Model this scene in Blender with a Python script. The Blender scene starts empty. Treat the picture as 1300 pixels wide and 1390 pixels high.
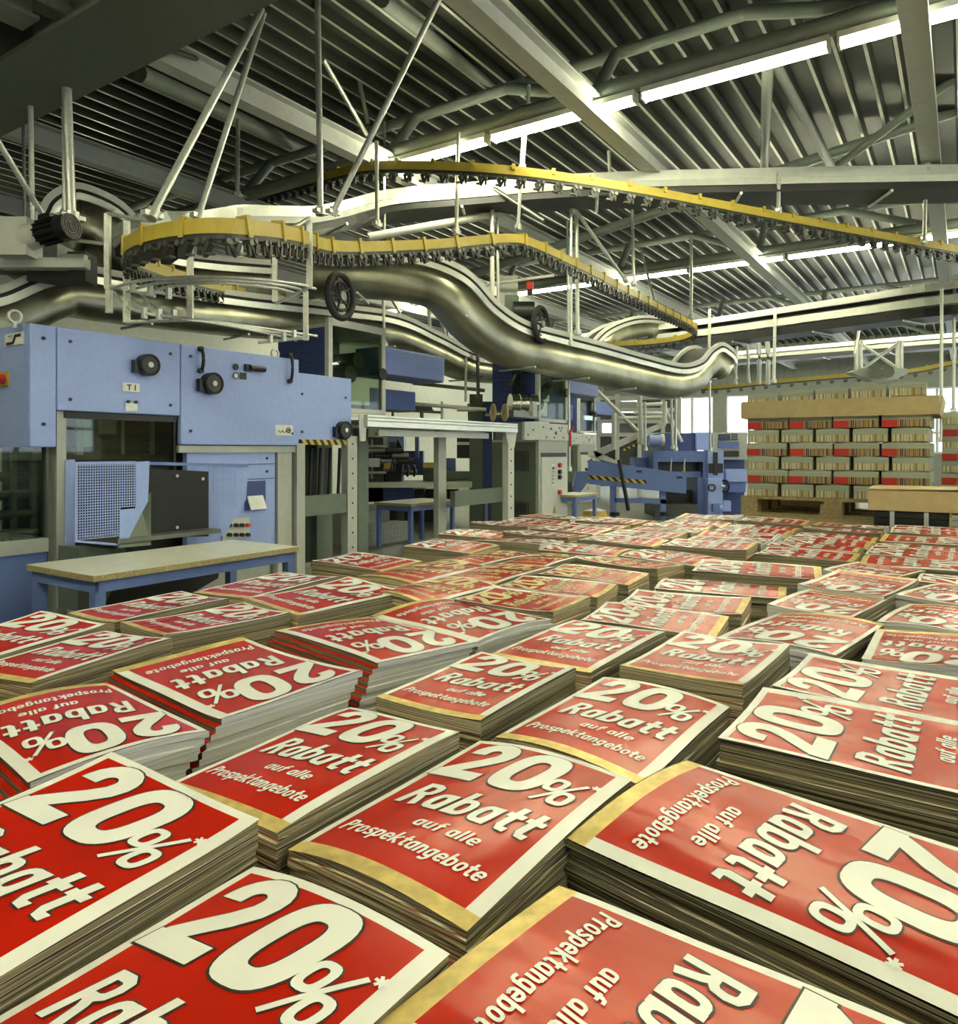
import bpy, bmesh, math, random
from mathutils import Vector, Matrix
random.seed(7)
S = bpy.context.scene
COL = S.collection
# ------------------------------------------------------------------ camera
F = 1000.0; CX = 650.0; HY = 612.0; EYE = 1.25
cd = bpy.data.cameras.new('camera'); cam = bpy.data.objects.new('camera', cd); COL.objects.link(cam)
cam.location = (0, 0, EYE); cam.rotation_euler = (math.pi/2, 0, 0)
cd.sensor_fit = 'HORIZONTAL'; cd.sensor_width = 36; cd.lens = 36*F/1300
cd.shift_y = -(695-HY)/1300; cd.clip_start = .02; cd.clip_end = 200
S.camera = cam
# ------------------------------------------------------------------ world, exposure
W = bpy.data.worlds.new('world'); S.world = W; W.use_nodes = True
bg = W.node_tree.nodes['Background']; bg.inputs[0].default_value = (.9, .95, 1, 1); bg.inputs[1].default_value = 1.3
vs = S.view_settings
vs.view_transform = 'Standard'; vs.look = 'None'; vs.gamma = 1; vs.use_curve_mapping = False
vs.exposure = 1.3
LAMP = 28.0
# ------------------------------------------------------------------ coordinates
TH = math.radians(33.4)
CU = Vector((math.sin(TH), math.cos(TH), 0)); CV = Vector((-math.cos(TH), math.sin(TH), 0)); UP = Vector((0, 0, 1))
ROTU = math.pi/2 - TH                      # z rotation that turns local x onto u
def P(x, y, d): return Vector(((x-CX)/F*d, d, EYE+(HY-y)/F*d))
def UV(u, v, z): return CU*u + CV*v + UP*z
def pv(x, v): a = (x-CX)/F; d = v/(CV.y+CV.x*a); return a*d*CU.x+d*CU.y, d      # pixel column on plane v -> u, depth
def pu(x, u): a = (x-CX)/F; d = u/(CU.y+CU.x*a); return a*d*CV.x+d*CV.y, d      # pixel column on plane u -> v, depth
def zz(y, d): return EYE+(HY-y)/F*d
def pz(x, y, z): d = F*(z-EYE)/(HY-y); return P(x, y, d)
# ------------------------------------------------------------------ materials
def mat(name, col, rough=.5, metal=0, noise=.06, nscale=12, bump=0, bscale=60, emit=None, spec=.5, coat=0, stretch=None):
    m = bpy.data.materials.new(name); m.use_nodes = True; nt = m.node_tree; b = nt.nodes['Principled BSDF']
    b.inputs['Roughness'].default_value = rough; b.inputs['Metallic'].default_value = metal
    b.inputs['Specular IOR Level'].default_value = spec; b.inputs['Coat Weight'].default_value = coat
    tc = nt.nodes.new('ShaderNodeTexCoord'); mp = nt.nodes.new('ShaderNodeMapping'); nt.links.new(tc.outputs['Object'], mp.inputs[0])
    if stretch: mp.inputs['Scale'].default_value = stretch
    n = nt.nodes.new('ShaderNodeTexNoise'); n.inputs['Scale'].default_value = nscale; n.inputs['Detail'].default_value = 4
    nt.links.new(mp.outputs[0], n.inputs[0])
    r = nt.nodes.new('ShaderNodeValToRGB'); nt.links.new(n.outputs[0], r.inputs[0])
    r.color_ramp.elements[0].position = .3; r.color_ramp.elements[1].position = .7
    r.color_ramp.elements[0].color = [max(0, c*(1-noise)) for c in col]+[1]
    r.color_ramp.elements[1].color = [min(1, c*(1+noise)) for c in col]+[1]
    nt.links.new(r.outputs[0], b.inputs['Base Color'])
    if bump:
        n2 = nt.nodes.new('ShaderNodeTexNoise'); n2.inputs['Scale'].default_value = bscale; nt.links.new(mp.outputs[0], n2.inputs[0])
        bp = nt.nodes.new('ShaderNodeBump'); bp.inputs['Strength'].default_value = bump; bp.inputs['Distance'].default_value = .01
        nt.links.new(n2.outputs[0], bp.inputs['Height']); nt.links.new(bp.outputs[0], b.inputs['Normal'])
    if emit:
        b.inputs['Emission Color'].default_value = (*emit[0], 1); b.inputs['Emission Strength'].default_value = emit[1]
    return m
def ramp_mat(name, cols, axis, scale, rough=.5, detail=0, spec=.4, lo=.28, hi=.72):
    """bands of constant colour along one local axis (printed or layered paper edges)"""
    m = bpy.data.materials.new(name); m.use_nodes = True; nt = m.node_tree; b = nt.nodes['Principled BSDF']
    b.inputs['Roughness'].default_value = rough; b.inputs['Specular IOR Level'].default_value = spec
    tc = nt.nodes.new('ShaderNodeTexCoord'); mp = nt.nodes.new('ShaderNodeMapping'); nt.links.new(tc.outputs['Object'], mp.inputs[0])
    sc = [.6, .6, .6]; sc['xyz'.index(axis)] = scale; mp.inputs['Scale'].default_value = sc
    n = nt.nodes.new('ShaderNodeTexNoise'); n.inputs['Scale'].default_value = 1; n.inputs['Detail'].default_value = detail
    nt.links.new(mp.outputs[0], n.inputs[0])
    r = nt.nodes.new('ShaderNodeValToRGB'); r.color_ramp.interpolation = 'CONSTANT' if detail == 0 else 'LINEAR'
    nt.links.new(n.outputs[0], r.inputs[0])
    e = r.color_ramp.elements
    while len(e) < len(cols): e.new(.5)
    for i, c in enumerate(cols): e[i].position = lo+(hi-lo)*i/len(cols); e[i].color = (*c, 1)
    nt.links.new(r.outputs[0], b.inputs['Base Color']); return m
def clear(name, tint=(.8, .9, .85), gloss=.12):
    m = bpy.data.materials.new(name); m.use_nodes = True; nt = m.node_tree; nt.nodes.remove(nt.nodes['Principled BSDF'])
    o = nt.nodes['Material Output']; t = nt.nodes.new('ShaderNodeBsdfTransparent'); g = nt.nodes.new('ShaderNodeBsdfGlossy')
    t.inputs[0].default_value = (*tint, 1); g.inputs['Roughness'].default_value = .03; mx = nt.nodes.new('ShaderNodeMixShader'); mx.inputs[0].default_value = gloss
    nt.links.new(t.outputs[0], mx.inputs[1]); nt.links.new(g.outputs[0], mx.inputs[2]); nt.links.new(mx.outputs[0], o.inputs[0]); return m
def stripes(name, a, b_, scale):
    m = bpy.data.materials.new(name); m.use_nodes = True; nt = m.node_tree; b = nt.nodes['Principled BSDF']; b.inputs['Roughness'].default_value = .5
    tc = nt.nodes.new('ShaderNodeTexCoord'); w = nt.nodes.new('ShaderNodeTexWave'); w.bands_direction = 'DIAGONAL'; w.inputs['Scale'].default_value = scale
    r = nt.nodes.new('ShaderNodeValToRGB'); r.color_ramp.interpolation = 'CONSTANT'; r.color_ramp.elements[0].color = (*a, 1); r.color_ramp.elements[1].color = (*b_, 1); r.color_ramp.elements[1].position = .5
    nt.links.new(tc.outputs['Object'], w.inputs[0]); nt.links.new(w.outputs[0], r.inputs[0]); nt.links.new(r.outputs[0], b.inputs['Base Color']); return m
M = {}
M['blue'] = mat('blue_paint', (.33, .43, .82), .42, noise=.05, nscale=30, bump=.03, bscale=300)
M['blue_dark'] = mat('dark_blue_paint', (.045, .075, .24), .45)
M['blue_mid'] = mat('mid_blue_paint', (.13, .2, .5), .45)
M['grey'] = mat('grey_paint', (.44, .46, .42), .5)
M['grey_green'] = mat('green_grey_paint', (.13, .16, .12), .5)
M['grey_dark'] = mat('dark_grey_paint', (.075, .085, .075), .55)
M['light_grey'] = mat('light_grey_paint', (.62, .64, .58), .45)
M['black'] = mat('black_plastic', (.012, .013, .013), .4)
M['rubber'] = mat('black_rubber', (.02, .02, .02), .7)
M['white'] = mat('white_paint', (.78, .79, .74), .5)
M['zinc'] = mat('galvanised_steel', (.66, .68, .62), .35, .45, noise=.12, nscale=40)
M['alu'] = mat('aluminium', (.74, .76, .7), .32, .55, noise=.05)
M['steel'] = mat('polished_steel', (.6, .6, .5), .2, 1, noise=.12, nscale=3)
M['brushed'] = mat('brushed_steel', (.36, .36, .27), .34, .9, noise=.45, nscale=2.2, bump=.06, bscale=5)
M['steel_dark'] = mat('dark_steel', (.2, .21, .19), .38, .7)
M['yellow'] = mat('yellow_rail_paint', (.5, .38, .055), .42, noise=.08)
M['gripper'] = mat('gripper_plastic', (.035, .037, .03), .4)
M['gripper_metal'] = mat('gripper_metal', (.15, .155, .13), .35, .5)
M['red'] = mat('red_plastic', (.55, .03, .02), .35)
M['roof'] = mat('roof_sheet', (.05, .058, .048), .45, .2, noise=.15, nscale=4)
M['roof_rib_glint'] = mat('painted_rib_glint', (.55, .58, .5), .4, .3, noise=.1)  # lighter colour on the rib crowns paints in their bright glints
M['beam'] = mat('roof_beam_paint', (.6, .62, .58), .5)
M['beam_green'] = mat('truss_paint', (.27, .31, .27), .45)
M['girder'] = mat('dark_girder_paint', (.13, .145, .12), .5)
M['tube'] = mat('lamp_tube', (1, 1, .9), .5, emit=((1, .98, .68), LAMP))
M['floor'] = mat('concrete_floor', (.13, .14, .12), .45, noise=.2, nscale=2)
M['wall'] = mat('white_wall', (.72, .74, .68), .7, bump=.1, bscale=30)
M['wall_dark'] = mat('cladding', (.2, .22, .2), .6)
M['wood'] = mat('pallet_wood', (.42, .33, .16), .75, noise=.35, nscale=8, stretch=(2, 12, 12), bump=.3)
M['card'] = mat('cardboard', (.52, .42, .22), .75, noise=.08, nscale=20)
M['bench'] = mat('bench_laminate', (.76, .77, .66), .3)
M['chip'] = mat('chipboard_edge', (.42, .34, .17), .8, noise=.3, nscale=90)
M['plate'] = mat('checker_plate', (.42, .43, .38), .35, .7)
M['glass'] = clear('machine_glass', (.6, .68, .58), .06)
M['pane'] = clear('window_glass', (.93, .96, 1), .06)
M['hazard'] = stripes('hazard_stripes', (.65, .45, .03), (.012, .012, .012), 5)
M['paper_white'] = mat('paper_white', (.84, .84, .78), .27, noise=.03, bump=.2, bscale=18)
M['paper_red'] = mat('paper_red', (.46, .011, .003), .25, noise=.14, nscale=9, bump=.35, bscale=16, stretch=(1, .35, 1))
M['paper_gold'] = mat('paper_gold', (.7, .54, .2), .3, .25, noise=.3, nscale=40)
M['ink_white'] = mat('ink_white', (.88, .88, .83), .27, noise=.02, bump=.1, bscale=18)
M['ink_gold'] = mat('ink_gold', (.7, .55, .24), .34, noise=.05, bump=.1, bscale=18)
M['ink_black'] = mat('ink_black', (.04, .025, .015), .45)
M['pages'] = ramp_mat('page_edges', [(.3, .3, .31), (.66, .66, .66), (.5, .5, .52), (.74, .74, .72)], 'z', 420, .6, 1)
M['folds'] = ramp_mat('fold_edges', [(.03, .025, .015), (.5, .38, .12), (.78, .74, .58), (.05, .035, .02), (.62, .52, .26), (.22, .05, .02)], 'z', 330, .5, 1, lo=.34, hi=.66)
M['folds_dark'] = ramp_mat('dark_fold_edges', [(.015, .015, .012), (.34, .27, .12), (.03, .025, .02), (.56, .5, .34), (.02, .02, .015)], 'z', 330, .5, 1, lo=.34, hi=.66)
M['mag_page'] = ramp_mat('magazine_page_edges', [(.2, .23, .17), (.5, .54, .42), (.3, .33, .25)], 'z', 260, .6, 1)
M['mag_spine'] = ramp_mat('magazine_spines', [(.03, .03, .04), (.5, .36, .06), (.14, .02, .03), (.62, .6, .42), (.04, .05, .07), (.56, .42, .1), (.3, .16, .05)], 'x', 60, .45, 0, lo=.32, hi=.68)
M['mag_pale'] = ramp_mat('pale_magazine_spines', [(.25, .28, .2), (.62, .52, .22), (.66, .66, .5), (.45, .46, .33), (.34, .24, .06)], 'x', 45, .5, 1, lo=.36, hi=.64)
M['strap'] = mat('plastic_strap', (.6, .62, .6), .3)
M['orange_bag'] = mat('yellow_sack', (.6, .4, .08), .6)
for q_ in ('paper_red', 'paper_gold'): M[q_].node_tree.nodes['Principled BSDF'].inputs['Specular Tint'].default_value = (1, .72, .4, 1)
# ------------------------------------------------------------------ mesh builder
class MB:
    def __init__(s): s.v = []; s.f = []; s.m = []; s.sm = []
    def add(s, vs_, fs, mi=0, sm=False):
        o = len(s.v); s.v += [Vector(p) for p in vs_]
        for f in fs: s.f.append([i+o for i in f]); s.m.append(mi); s.sm.append(sm)
        return s
    def box(s, c, sx, sy, sz, ax=None, mi=0):
        """box centred at c, half axes along ax (X,Y,Z vectors)"""
        X, Y, Z = ax or (CU, CV, UP); c = Vector(c)
        p = [c+X*(sx/2*i)+Y*(sy/2*j)+Z*(sz/2*k) for k in (-1, 1) for j in (-1, 1) for i in (-1, 1)]
        return s.add(p, [(0, 2, 3, 1), (4, 5, 7, 6), (0, 1, 5, 4), (2, 6, 7, 3), (0, 4, 6, 2), (1, 3, 7, 5)], mi)
    def uv(s, u0, u1, v0, v1, z0, z1, mi=0): return s.box(UV((u0+u1)/2, (v0+v1)/2, (z0+z1)/2), abs(u1-u0), abs(v1-v0), abs(z1-z0), None, mi)
    def xy(s, x0, x1, y0, y1, z0, z1, mi=0): return s.box(((x0+x1)/2, (y0+y1)/2, (z0+z1)/2), abs(x1-x0), abs(y1-y0), abs(z1-z0), (Vector((1, 0, 0)), Vector((0, 1, 0)), UP), mi)
    def cyl(s, a, b, r, n=10, mi=0, r2=None, cap=True):
        a = Vector(a); b = Vector(b); t = (b-a).normalized(); h = Vector((0, 0, 1)) if abs(t.z) < .9 else Vector((1, 0, 0))
        e = t.cross(h).normalized(); g = t.cross(e); r2 = r if r2 is None else r2
        pts = [a+(e*math.cos(q)+g*math.sin(q))*r for q in [2*math.pi*i/n for i in range(n)]] + [b+(e*math.cos(q)+g*math.sin(q))*r2 for q in [2*math.pi*i/n for i in range(n)]]
        s.add(pts, [(i, (i+1) % n, n+(i+1) % n, n+i) for i in range(n)], mi, True)
        if cap: s.add(pts, [list(range(n))[::-1], list(range(n, 2*n))], mi)
        return s
    def ring(s, c, axis, R, r, n=20, k=8, mi=0):
        c = Vector(c); t = Vector(axis).normalized(); h = UP if abs(t.z) < .9 else Vector((1, 0, 0)); e = t.cross(h).normalized(); g = t.cross(e)
        pts = []
        for i in range(n):
            d = e*math.cos(2*math.pi*i/n)+g*math.sin(2*math.pi*i/n)
            for j in range(k): q = 2*math.pi*j/k; pts.append(c+d*(R+r*math.cos(q))+t*(r*math.sin(q)))
        return s.add(pts, [(i*k+j, i*k+(j+1) % k, ((i+1) % n)*k+(j+1) % k, ((i+1) % n)*k+j) for i in range(n) for j in range(k)], mi, True)
    def sweep(s, path, prof, mi=0, sm=True, closed=True, cap=True):
        n = len(prof); pts = []
        for i, p in enumerate(path):
            t = (path[min(i+1, len(path)-1)]-path[max(i-1, 0)]).normalized(); e = t.cross(UP).normalized(); g = e.cross(t)
            pts += [p+e*a+g*b for a, b in prof]
        fs = []
        for i in range(len(path)-1):
            for j in range(n if closed else n-1): fs.append((i*n+j, i*n+(j+1) % n, (i+1)*n+(j+1) % n, (i+1)*n+j))
        s.add(pts, fs, mi, sm)
        if cap and closed: s.add(pts, [list(range(n))[::-1], list(range(len(pts)-n, len(pts)))], mi)
        return s
    def tube(s, path, r, n=6, mi=0): return s.sweep([Vector(p) for p in path], [(r*math.cos(2*math.pi*i/n), r*math.sin(2*math.pi*i/n)) for i in range(n)], mi)
    def poly(s, pts, nrm, th, mi=0):
        """flat polygon with thickness th along nrm"""
        n = len(pts); pts = [Vector(p) for p in pts]; q = [p+Vector(nrm)*th for p in pts]
        return s.add(pts+q, [list(range(n)), list(range(n, 2*n))[::-1]]+[(i, n+i, n+(i+1) % n, (i+1) % n) for i in range(n)], mi)
    def mesh(s, name, mats, off=Vector((0, 0, 0)), fix=True):
        me = bpy.data.meshes.new(name); me.from_pydata([tuple(p-off) for p in s.v], [], s.f)
        me.polygons.foreach_set('material_index', s.m); me.polygons.foreach_set('use_smooth', s.sm)
        for m in (mats if isinstance(mats, (list, tuple)) else [mats]): me.materials.append(M[m] if isinstance(m, str) else m)
        if fix:
            bm = bmesh.new(); bm.from_mesh(me); bmesh.ops.recalc_face_normals(bm, faces=bm.faces[:]); bm.to_mesh(me); bm.free()
        me.update(); return me
    def build(s, name, mats, parent=None, fix=True):
        off = Vector(parent['_loc']) if parent is not None else Vector((0, 0, 0))
        return link(name, s.mesh(name, mats, off, fix), parent)
def link(name, data, parent=None):
    o = bpy.data.objects.new(name, data); COL.objects.link(o)
    if parent is not None:
        o.parent = parent; o['_loc'] = parent['_loc']
    else: o['_loc'] = (0., 0., 0.)
    return o
def tag(o, label, cat, group=None):
    o['label'] = label; o['category'] = cat
    if group: o['group'] = group
    return o
def T(name, label, cat, loc=(0, 0, 0), group=None):
    o = link(name, None); o.location = loc; o['_loc'] = tuple(loc); return tag(o, label, cat, group)
def struct(name, mb, m): o = mb.build(name, m); o['kind'] = 'structure'; return o
def copy_tree(o, parent=None):
    c = o.copy(); COL.objects.link(c); c.parent = parent
    for ch in list(o.children): copy_tree(ch, c)
    return c
def smooth(pts, k=6):
    """Catmull-Rom through points"""
    pts = [Vector(p) for p in pts]; out = []
    for i in range(len(pts)-1):
        a, b, c, d = pts[max(i-1, 0)], pts[i], pts[i+1], pts[min(i+2, len(pts)-1)]
        for j in range(k):
            t = j/k; out.append(.5*((2*b)+(c-a)*t+(2*a-5*b+4*c-d)*t*t+(3*b-a-3*c+d)*t**3))
    return out+[pts[-1]]
def along(path, step):
    """points and tangents at equal distances"""
    out = []; acc = 0; nxt = step/2
    for a, b in zip(path, path[1:]):
        L = (b-a).length
        while nxt <= acc+L: out.append((a.lerp(b, (nxt-acc)/L), (b-a).normalized())); nxt += step
        acc += L
    return out
XYZ = (Vector((1, 0, 0)), Vector((0, 1, 0)), UP)
# ------------------------------------------------------------------ the hall
HD = 5.55; U0, U1, V0, V1 = -6.5, 31.0, -11.0, 15.0
struct('floor', MB().uv(U0-.3, U1+.3, V0-.3, V1+.3, -.2, 0), 'floor')
# corrugated roof sheet, ribs run along u
pitch = .27; prof = []; v = V0-.3
while v < V1+.5:
    prof += [(v, HD-.1), (v+.034, HD-.1), (v+.06, HD), (v+pitch-.026, HD)]; v += pitch
rb = MB(); n = len(prof)
us = [U0-.3+(U1-U0+.6)*i/4 for i in range(5)]
rb.add([UV(u, a, b) for u in us for a, b in prof], [(i*n+j, i*n+j+1, (i+1)*n+j+1, (i+1)*n+j) for i in range(4) for j in range(n-1)])
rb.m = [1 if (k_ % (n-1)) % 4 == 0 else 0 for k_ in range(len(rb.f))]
rb.uv(U0-.3, U1+.3, V0-.3, V1+.3, HD+.03, HD+.1)
struct('ceiling', rb, ['roof', 'roof_rib_glint'])
# long wall of white painted masonry
struct('wall_left', MB().uv(U0-.3, U1+.3, V1, V1+.3, 0, HD+.1), 'wall')
struct('wall_near', MB().uv(U0-.3, U0, V0-.3, V1+.3, 0, HD+.1), 'wall')
# window walls: sill wall, head wall, piers; windows with frames and panes
ZS, ZH = 1.15, 3.55
wb = MB(); wb.uv(U1, U1+.3, V0-.3, V1+.3, 0, ZS); wb.uv(U1, U1+.3, V0-.3, V1+.3, ZH, HD+.1)
wr = MB(); wr.uv(U0, U1, V0-.3, V0, 0, ZS); wr.uv(U0, U1, V0-.3, V0, ZH, HD+.1)
bayv = [V0+i*(V1-V0)/8 for i in range(9)]
bayu = [U0+i*(U1-U0)/10 for i in range(11)]
for q in bayv: wb.uv(U1-.02, U1+.3, q-.25, q+.25, 0, HD)
for q in bayu: wr.uv(q-.25, q+.25, V0-.3, V0+.02, 0, HD)
for q in range(int((V1-V0)/.32)): wb.uv(U1-.05, U1, V0+q*.32, V0+q*.32+.17, ZH+.35, HD)
struct('wall_back', wb, 'wall_dark'); struct('wall_right', wr, 'wall')
wi = 0
def window(kind, a, b):
    global wi; wi += 1
    w = link('window_%d' % wi, None); w['kind'] = 'structure'
    c = UV(U1+.1, (a+b)/2, ZS) if kind == 'b' else UV((a+b)/2, V0-.1, ZS); w.location = c; w['_loc'] = tuple(c)
    def bx(mb, q0, q1, z0, z1, t):
        return mb.uv(U1+.1-t, U1+.1+t, q0, q1, z0, z1) if kind == 'b' else mb.uv(q0, q1, V0-.1-t, V0-.1+t, z0, z1)
    fr = MB(); nn = 3; s_ = (b-a)/nn
    for i in range(nn+1): bx(fr, a+i*s_-.05, a+i*s_+.05, ZS, ZH, .05)
    for z in (ZS+.03, ZS+.75, ZH-.03): bx(fr, a, b, z-.04, z+.04, .045)
    fr.build('window_frame', 'grey', w)
    for i in range(nn):
        for z0, z1 in ((ZS+.07, ZS+.71), (ZS+.79, ZH-.07)): bx(MB(), a+i*s_+.05, a+(i+1)*s_-.05, z0, z1, .006).build('pane', 'pane', w)
for a, b in zip(bayv, bayv[1:]): window('b', a+.25, b-.25)
for a, b in zip(bayu, bayu[1:]): window('r', a+.25, b-.25)
# ------------------------------------------------------------------ roof steelwork
HB = EYE+3.2
for i, k in enumerate((-3.1, -2.3, -1.5, -.7, .1, .94, 1.74, 2.54, 3.34, 4.14)):
    v = k*3.2; b = MB(); b.uv(U0, U1-.1, v-.09, v+.09, HB, HB+.02); b.uv(U0, U1-.1, v-.012, v+.012, HB+.02, HB+.2); b.uv(U0, U1-.1, v-.09, v+.09, HB+.2, HB+.22)
    b.uv(U0, U1-.1, v-.1, v-.088, HB-.02, HB+.06)
    struct('trim_%d' % (i+1), b, 'beam')
def tubes(name, segs, label, m, r, cat='roof truss', group=None):
    o = T(name, label, cat, segs[0][0], group)
    for i, (a, b) in enumerate(segs): MB().cyl(a, b, r if i == 0 else r*.75, 10).build('chord' if i == 0 else 'brace', m, o)
    return o
LU = [-.3, 6.6, 13.4, 20.2, 26.9]
names = ['above the wide aisle behind the leaflet field', 'over the first row of bright lamps', 'over the second row of lamps', 'over the third row of lamps', 'over the last row of lamps before the windows']
for u, nm in zip(LU, names):
    segs = [(UV(u, V0+.1, EYE+3.47), UV(u, V1-.1, EYE+3.47)), (UV(u+.5, V0+.1, HD-.22), UV(u+.5, V1-.1, HD-.22))]
    v = V0+1.
    while v < V1-1.6:
        segs += [(UV(u, v, EYE+3.47), UV(u+.5, v+1.3, HD-.22)), (UV(u, v, EYE+3.47), UV(u+.5, v, HD-.22))]; v += 2.6
    tubes('roof_truss', segs, 'grey green tubular roof truss '+nm, 'beam_green', .085)
# secondary chord and wind bracing in the second bay
tubes('roof_brace', [(P(560, 400, 13), P(1330, 140, 9.2)), (P(1130, 230, 9.9), P(1300, 103, 8.5)), (P(1033, 54, 6.4), P(1130, 230, 9.9)), (P(1043, 60, 6.3), P(1037, 236, 9.9))], 'tubular wind bracing under the corrugated roof behind the brightest lamps', 'beam_green', .07, 'roof brace')
tubes('roof_pipe', [(P(520, 0, 6.6), P(705, 148, 9.5))], 'grey round pipe running below the ribs beside the light beam', 'beam_green', .07, 'pipe')
tubes('roof_pipe', [(P(190, 100, 7.5), P(440, 215, 11))], 'grey round pipe below the ribs beyond the dark girder', 'beam_green', .09, 'pipe')
# dark main girder and cross members at the left
g = T('main_girder', 'massive dark steel girder crossing under the roof with stiffener plates', 'girder', UV(3., 6, EYE+2.9))
MB().uv(2.62, 3.25, -2, V1-.1, EYE+2.9, EYE+2.94).build('bottom_flange', 'girder', g)
MB().uv(2.9, 2.96, -2, V1-.1, EYE+2.94, EYE+3.75).build('web', 'girder', g)
MB().uv(2.62, 3.25, -2, V1-.1, EYE+3.75, EYE+3.8).build('top_flange', 'girder', g)
for q in range(10): MB().uv(2.64, 3.23, .5+q*1.4, .52+q*1.4, EYE+2.94, EYE+3.75).build('stiffener', 'girder', g)
for k, (v, nm) in enumerate(((4.6, 'grey cross beam meeting the dark girder beside the zinc post'), (5.5, 'lower grey cross beam meeting the dark girder above the gear motor'))):
    b = T('cross_beam', nm, 'beam', UV(0, v, EYE+3))
    MB().uv(-3, 2.6, v-.12, v+.12, EYE+3.0, EYE+3.03).build('bottom_flange', 'beam_green', b)
    MB().uv(-3, 2.6, v-.015, v+.015, EYE+3.03, EYE+3.4).build('web', 'beam_green', b)
d_ = T('air_duct', 'black box duct resting on the cross beams beside the girder', 'duct', UV(1.6, 3.5, EYE+3.3))
MB().uv(1.3, 2.5, 2.6, 6.2, EYE+3.42, EYE+3.9).build('duct_body', 'black', d_)
for q in range(4): MB().uv(1.27, 2.53, 2.8+q, 2.86+q, EYE+3.4, EYE+3.93).build('duct_flange', 'grey_dark', d_)
c_ = T('cable_conduit', 'black corrugated cable conduit looping off the dark girder', 'conduit', P(210, 10, 5.5))
MB().tube(smooth([P(225, -20, 5.4), P(212, 20, 5.4), P(212, 55, 5.45), P(222, 64, 5.5), P(300, 95, 7), P(420, 165, 8.5)]), .022, 8).build('conduit', 'rubber', c_)
# ------------------------------------------------------------------ lamps
LH = EYE+3.3
lp = T('strip_lamp', '', 'lamp', (0, 0, 0))
a_ = MB(); a_.xy(-.06, .06, -.8, .8, .045, .1); a_.build('lamp_tray', 'white', lp)
MB().cyl((-.032, -.78, .012), (-.032, .78, .012), .02, 8).build('lamp_tube', 'tube', lp)
MB().cyl((.032, -.78, .012), (.032, .78, .012), .02, 8).build('lamp_tube', 'tube', lp)
for e in (-.79, .79): MB().xy(-.06, .06, e-.01, e+.01, -.01, .05).build('end_socket', 'white', lp)
for e in (-.6, .6): MB().cyl((0, e, .1), (0, e, .3), .008, 6).build('hanger_rod', 'zinc', lp)
first = True
rowname = ['of the lamp row above the foreground', 'of the brightest row under the first truss', 'of the second row, beyond the long silver conveyor', 'of the third row, over the rear conveyors', 'of the last row, near the window wall']
for r, u in enumerate(LU):
    v = V0+1.1; i = 0
    while v < (5.4 if r in (0, 1) else V1-.9):
        o = lp if first else copy_tree(lp); first = False
        o.location = UV(u, v, LH-.02); o.rotation_euler = (0, 0, ROTU); o['label'] = 'fluorescent strip lamp '+rowname[r]; o['group'] = 'lamps '+rowname[r]
        v += 1.66; i += 1
o = copy_tree(lp); o.location = UV(LU[1], 11.7, LH-.02); o['label'] = 'single fluorescent strip lamp far off beyond the humped conveyor'; o['group'] = 'single lamp beyond the humped conveyor'
# ------------------------------------------------------------------ machine one (feeder with blue hood)
V_ = 5.19
def px(x, y, v=V_): u, d = pv(x, v); return u, zz(y, d)
m1 = T('feeder_machine', 'pale blue feeder machine with hinged hood panels, black reels and a perforated guard', 'machine', UV(pv(40, V_)[0], V_, 0))
uA, uB, uC, uD, uE = [pv(x, V_)[0] for x in (40, 77, 245, 406, 483)]
ZT = 2.1
def panel(u0, u1, z0, z1, name='hood_panel', m='blue', t=.05, v=V_, parent=m1):
    o = MB().uv(u0+.003, u1-.003, v, v+t, z0, z1).build(name, m, parent)
    bv = o.modifiers.new('bevel', 'BEVEL'); bv.width = .008; bv.segments = 2; return o
zb = px(77, 557)[1]
pA = panel(uA, uB, px(60, 607)[1], ZT); pB = panel(uB, uC, zb, ZT); pC = panel(uC, uD, px(300, 604)[1], ZT); pD = panel(uD, uE, 1.32, px(408, 505)[1], v=V_+.06)
MB().uv(uA, uA+.05, V_+.05, V_+.5, px(60, 607)[1], ZT).build('side_panel', 'blue', m1)
MB().uv(uA, uD, V_+.05, V_+.5, ZT-.06, ZT-.02).build('top_cover', 'blue_mid', m1)
MB().uv(uD-.05, uE, V_+.12, V_+.5, 1.85, 1.9).build('top_cover', 'blue_mid', m1)
MB().uv(uA+.05, uE-.05, V_+.46, V_+.5, .1, ZT-.06).build('rear_wall', 'grey_dark', m1)
MB().uv(uE-.05, uE, V_+.12, V_+.5, 1.32, 1.88).build('side_panel', 'blue', m1)
def screw(u, z, par, v=V_): MB().cyl(UV(u, v, z), UV(u, v-.008, z), .012, 8).build('screw', 'black', par)
for par, a, b, z0, z1 in ((pA, uA, uB, 1.35, ZT), (pB, uB, uC, zb, ZT), (pC, uC, uD, 1.33, ZT), (pD, uD, uE, 1.35, 1.88)):
    for u in (a+.09, b-.09):
        for z in (z0+.08, z1-.09): screw(u, z, par, V_ + (.06 if par == pD else 0))
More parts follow.
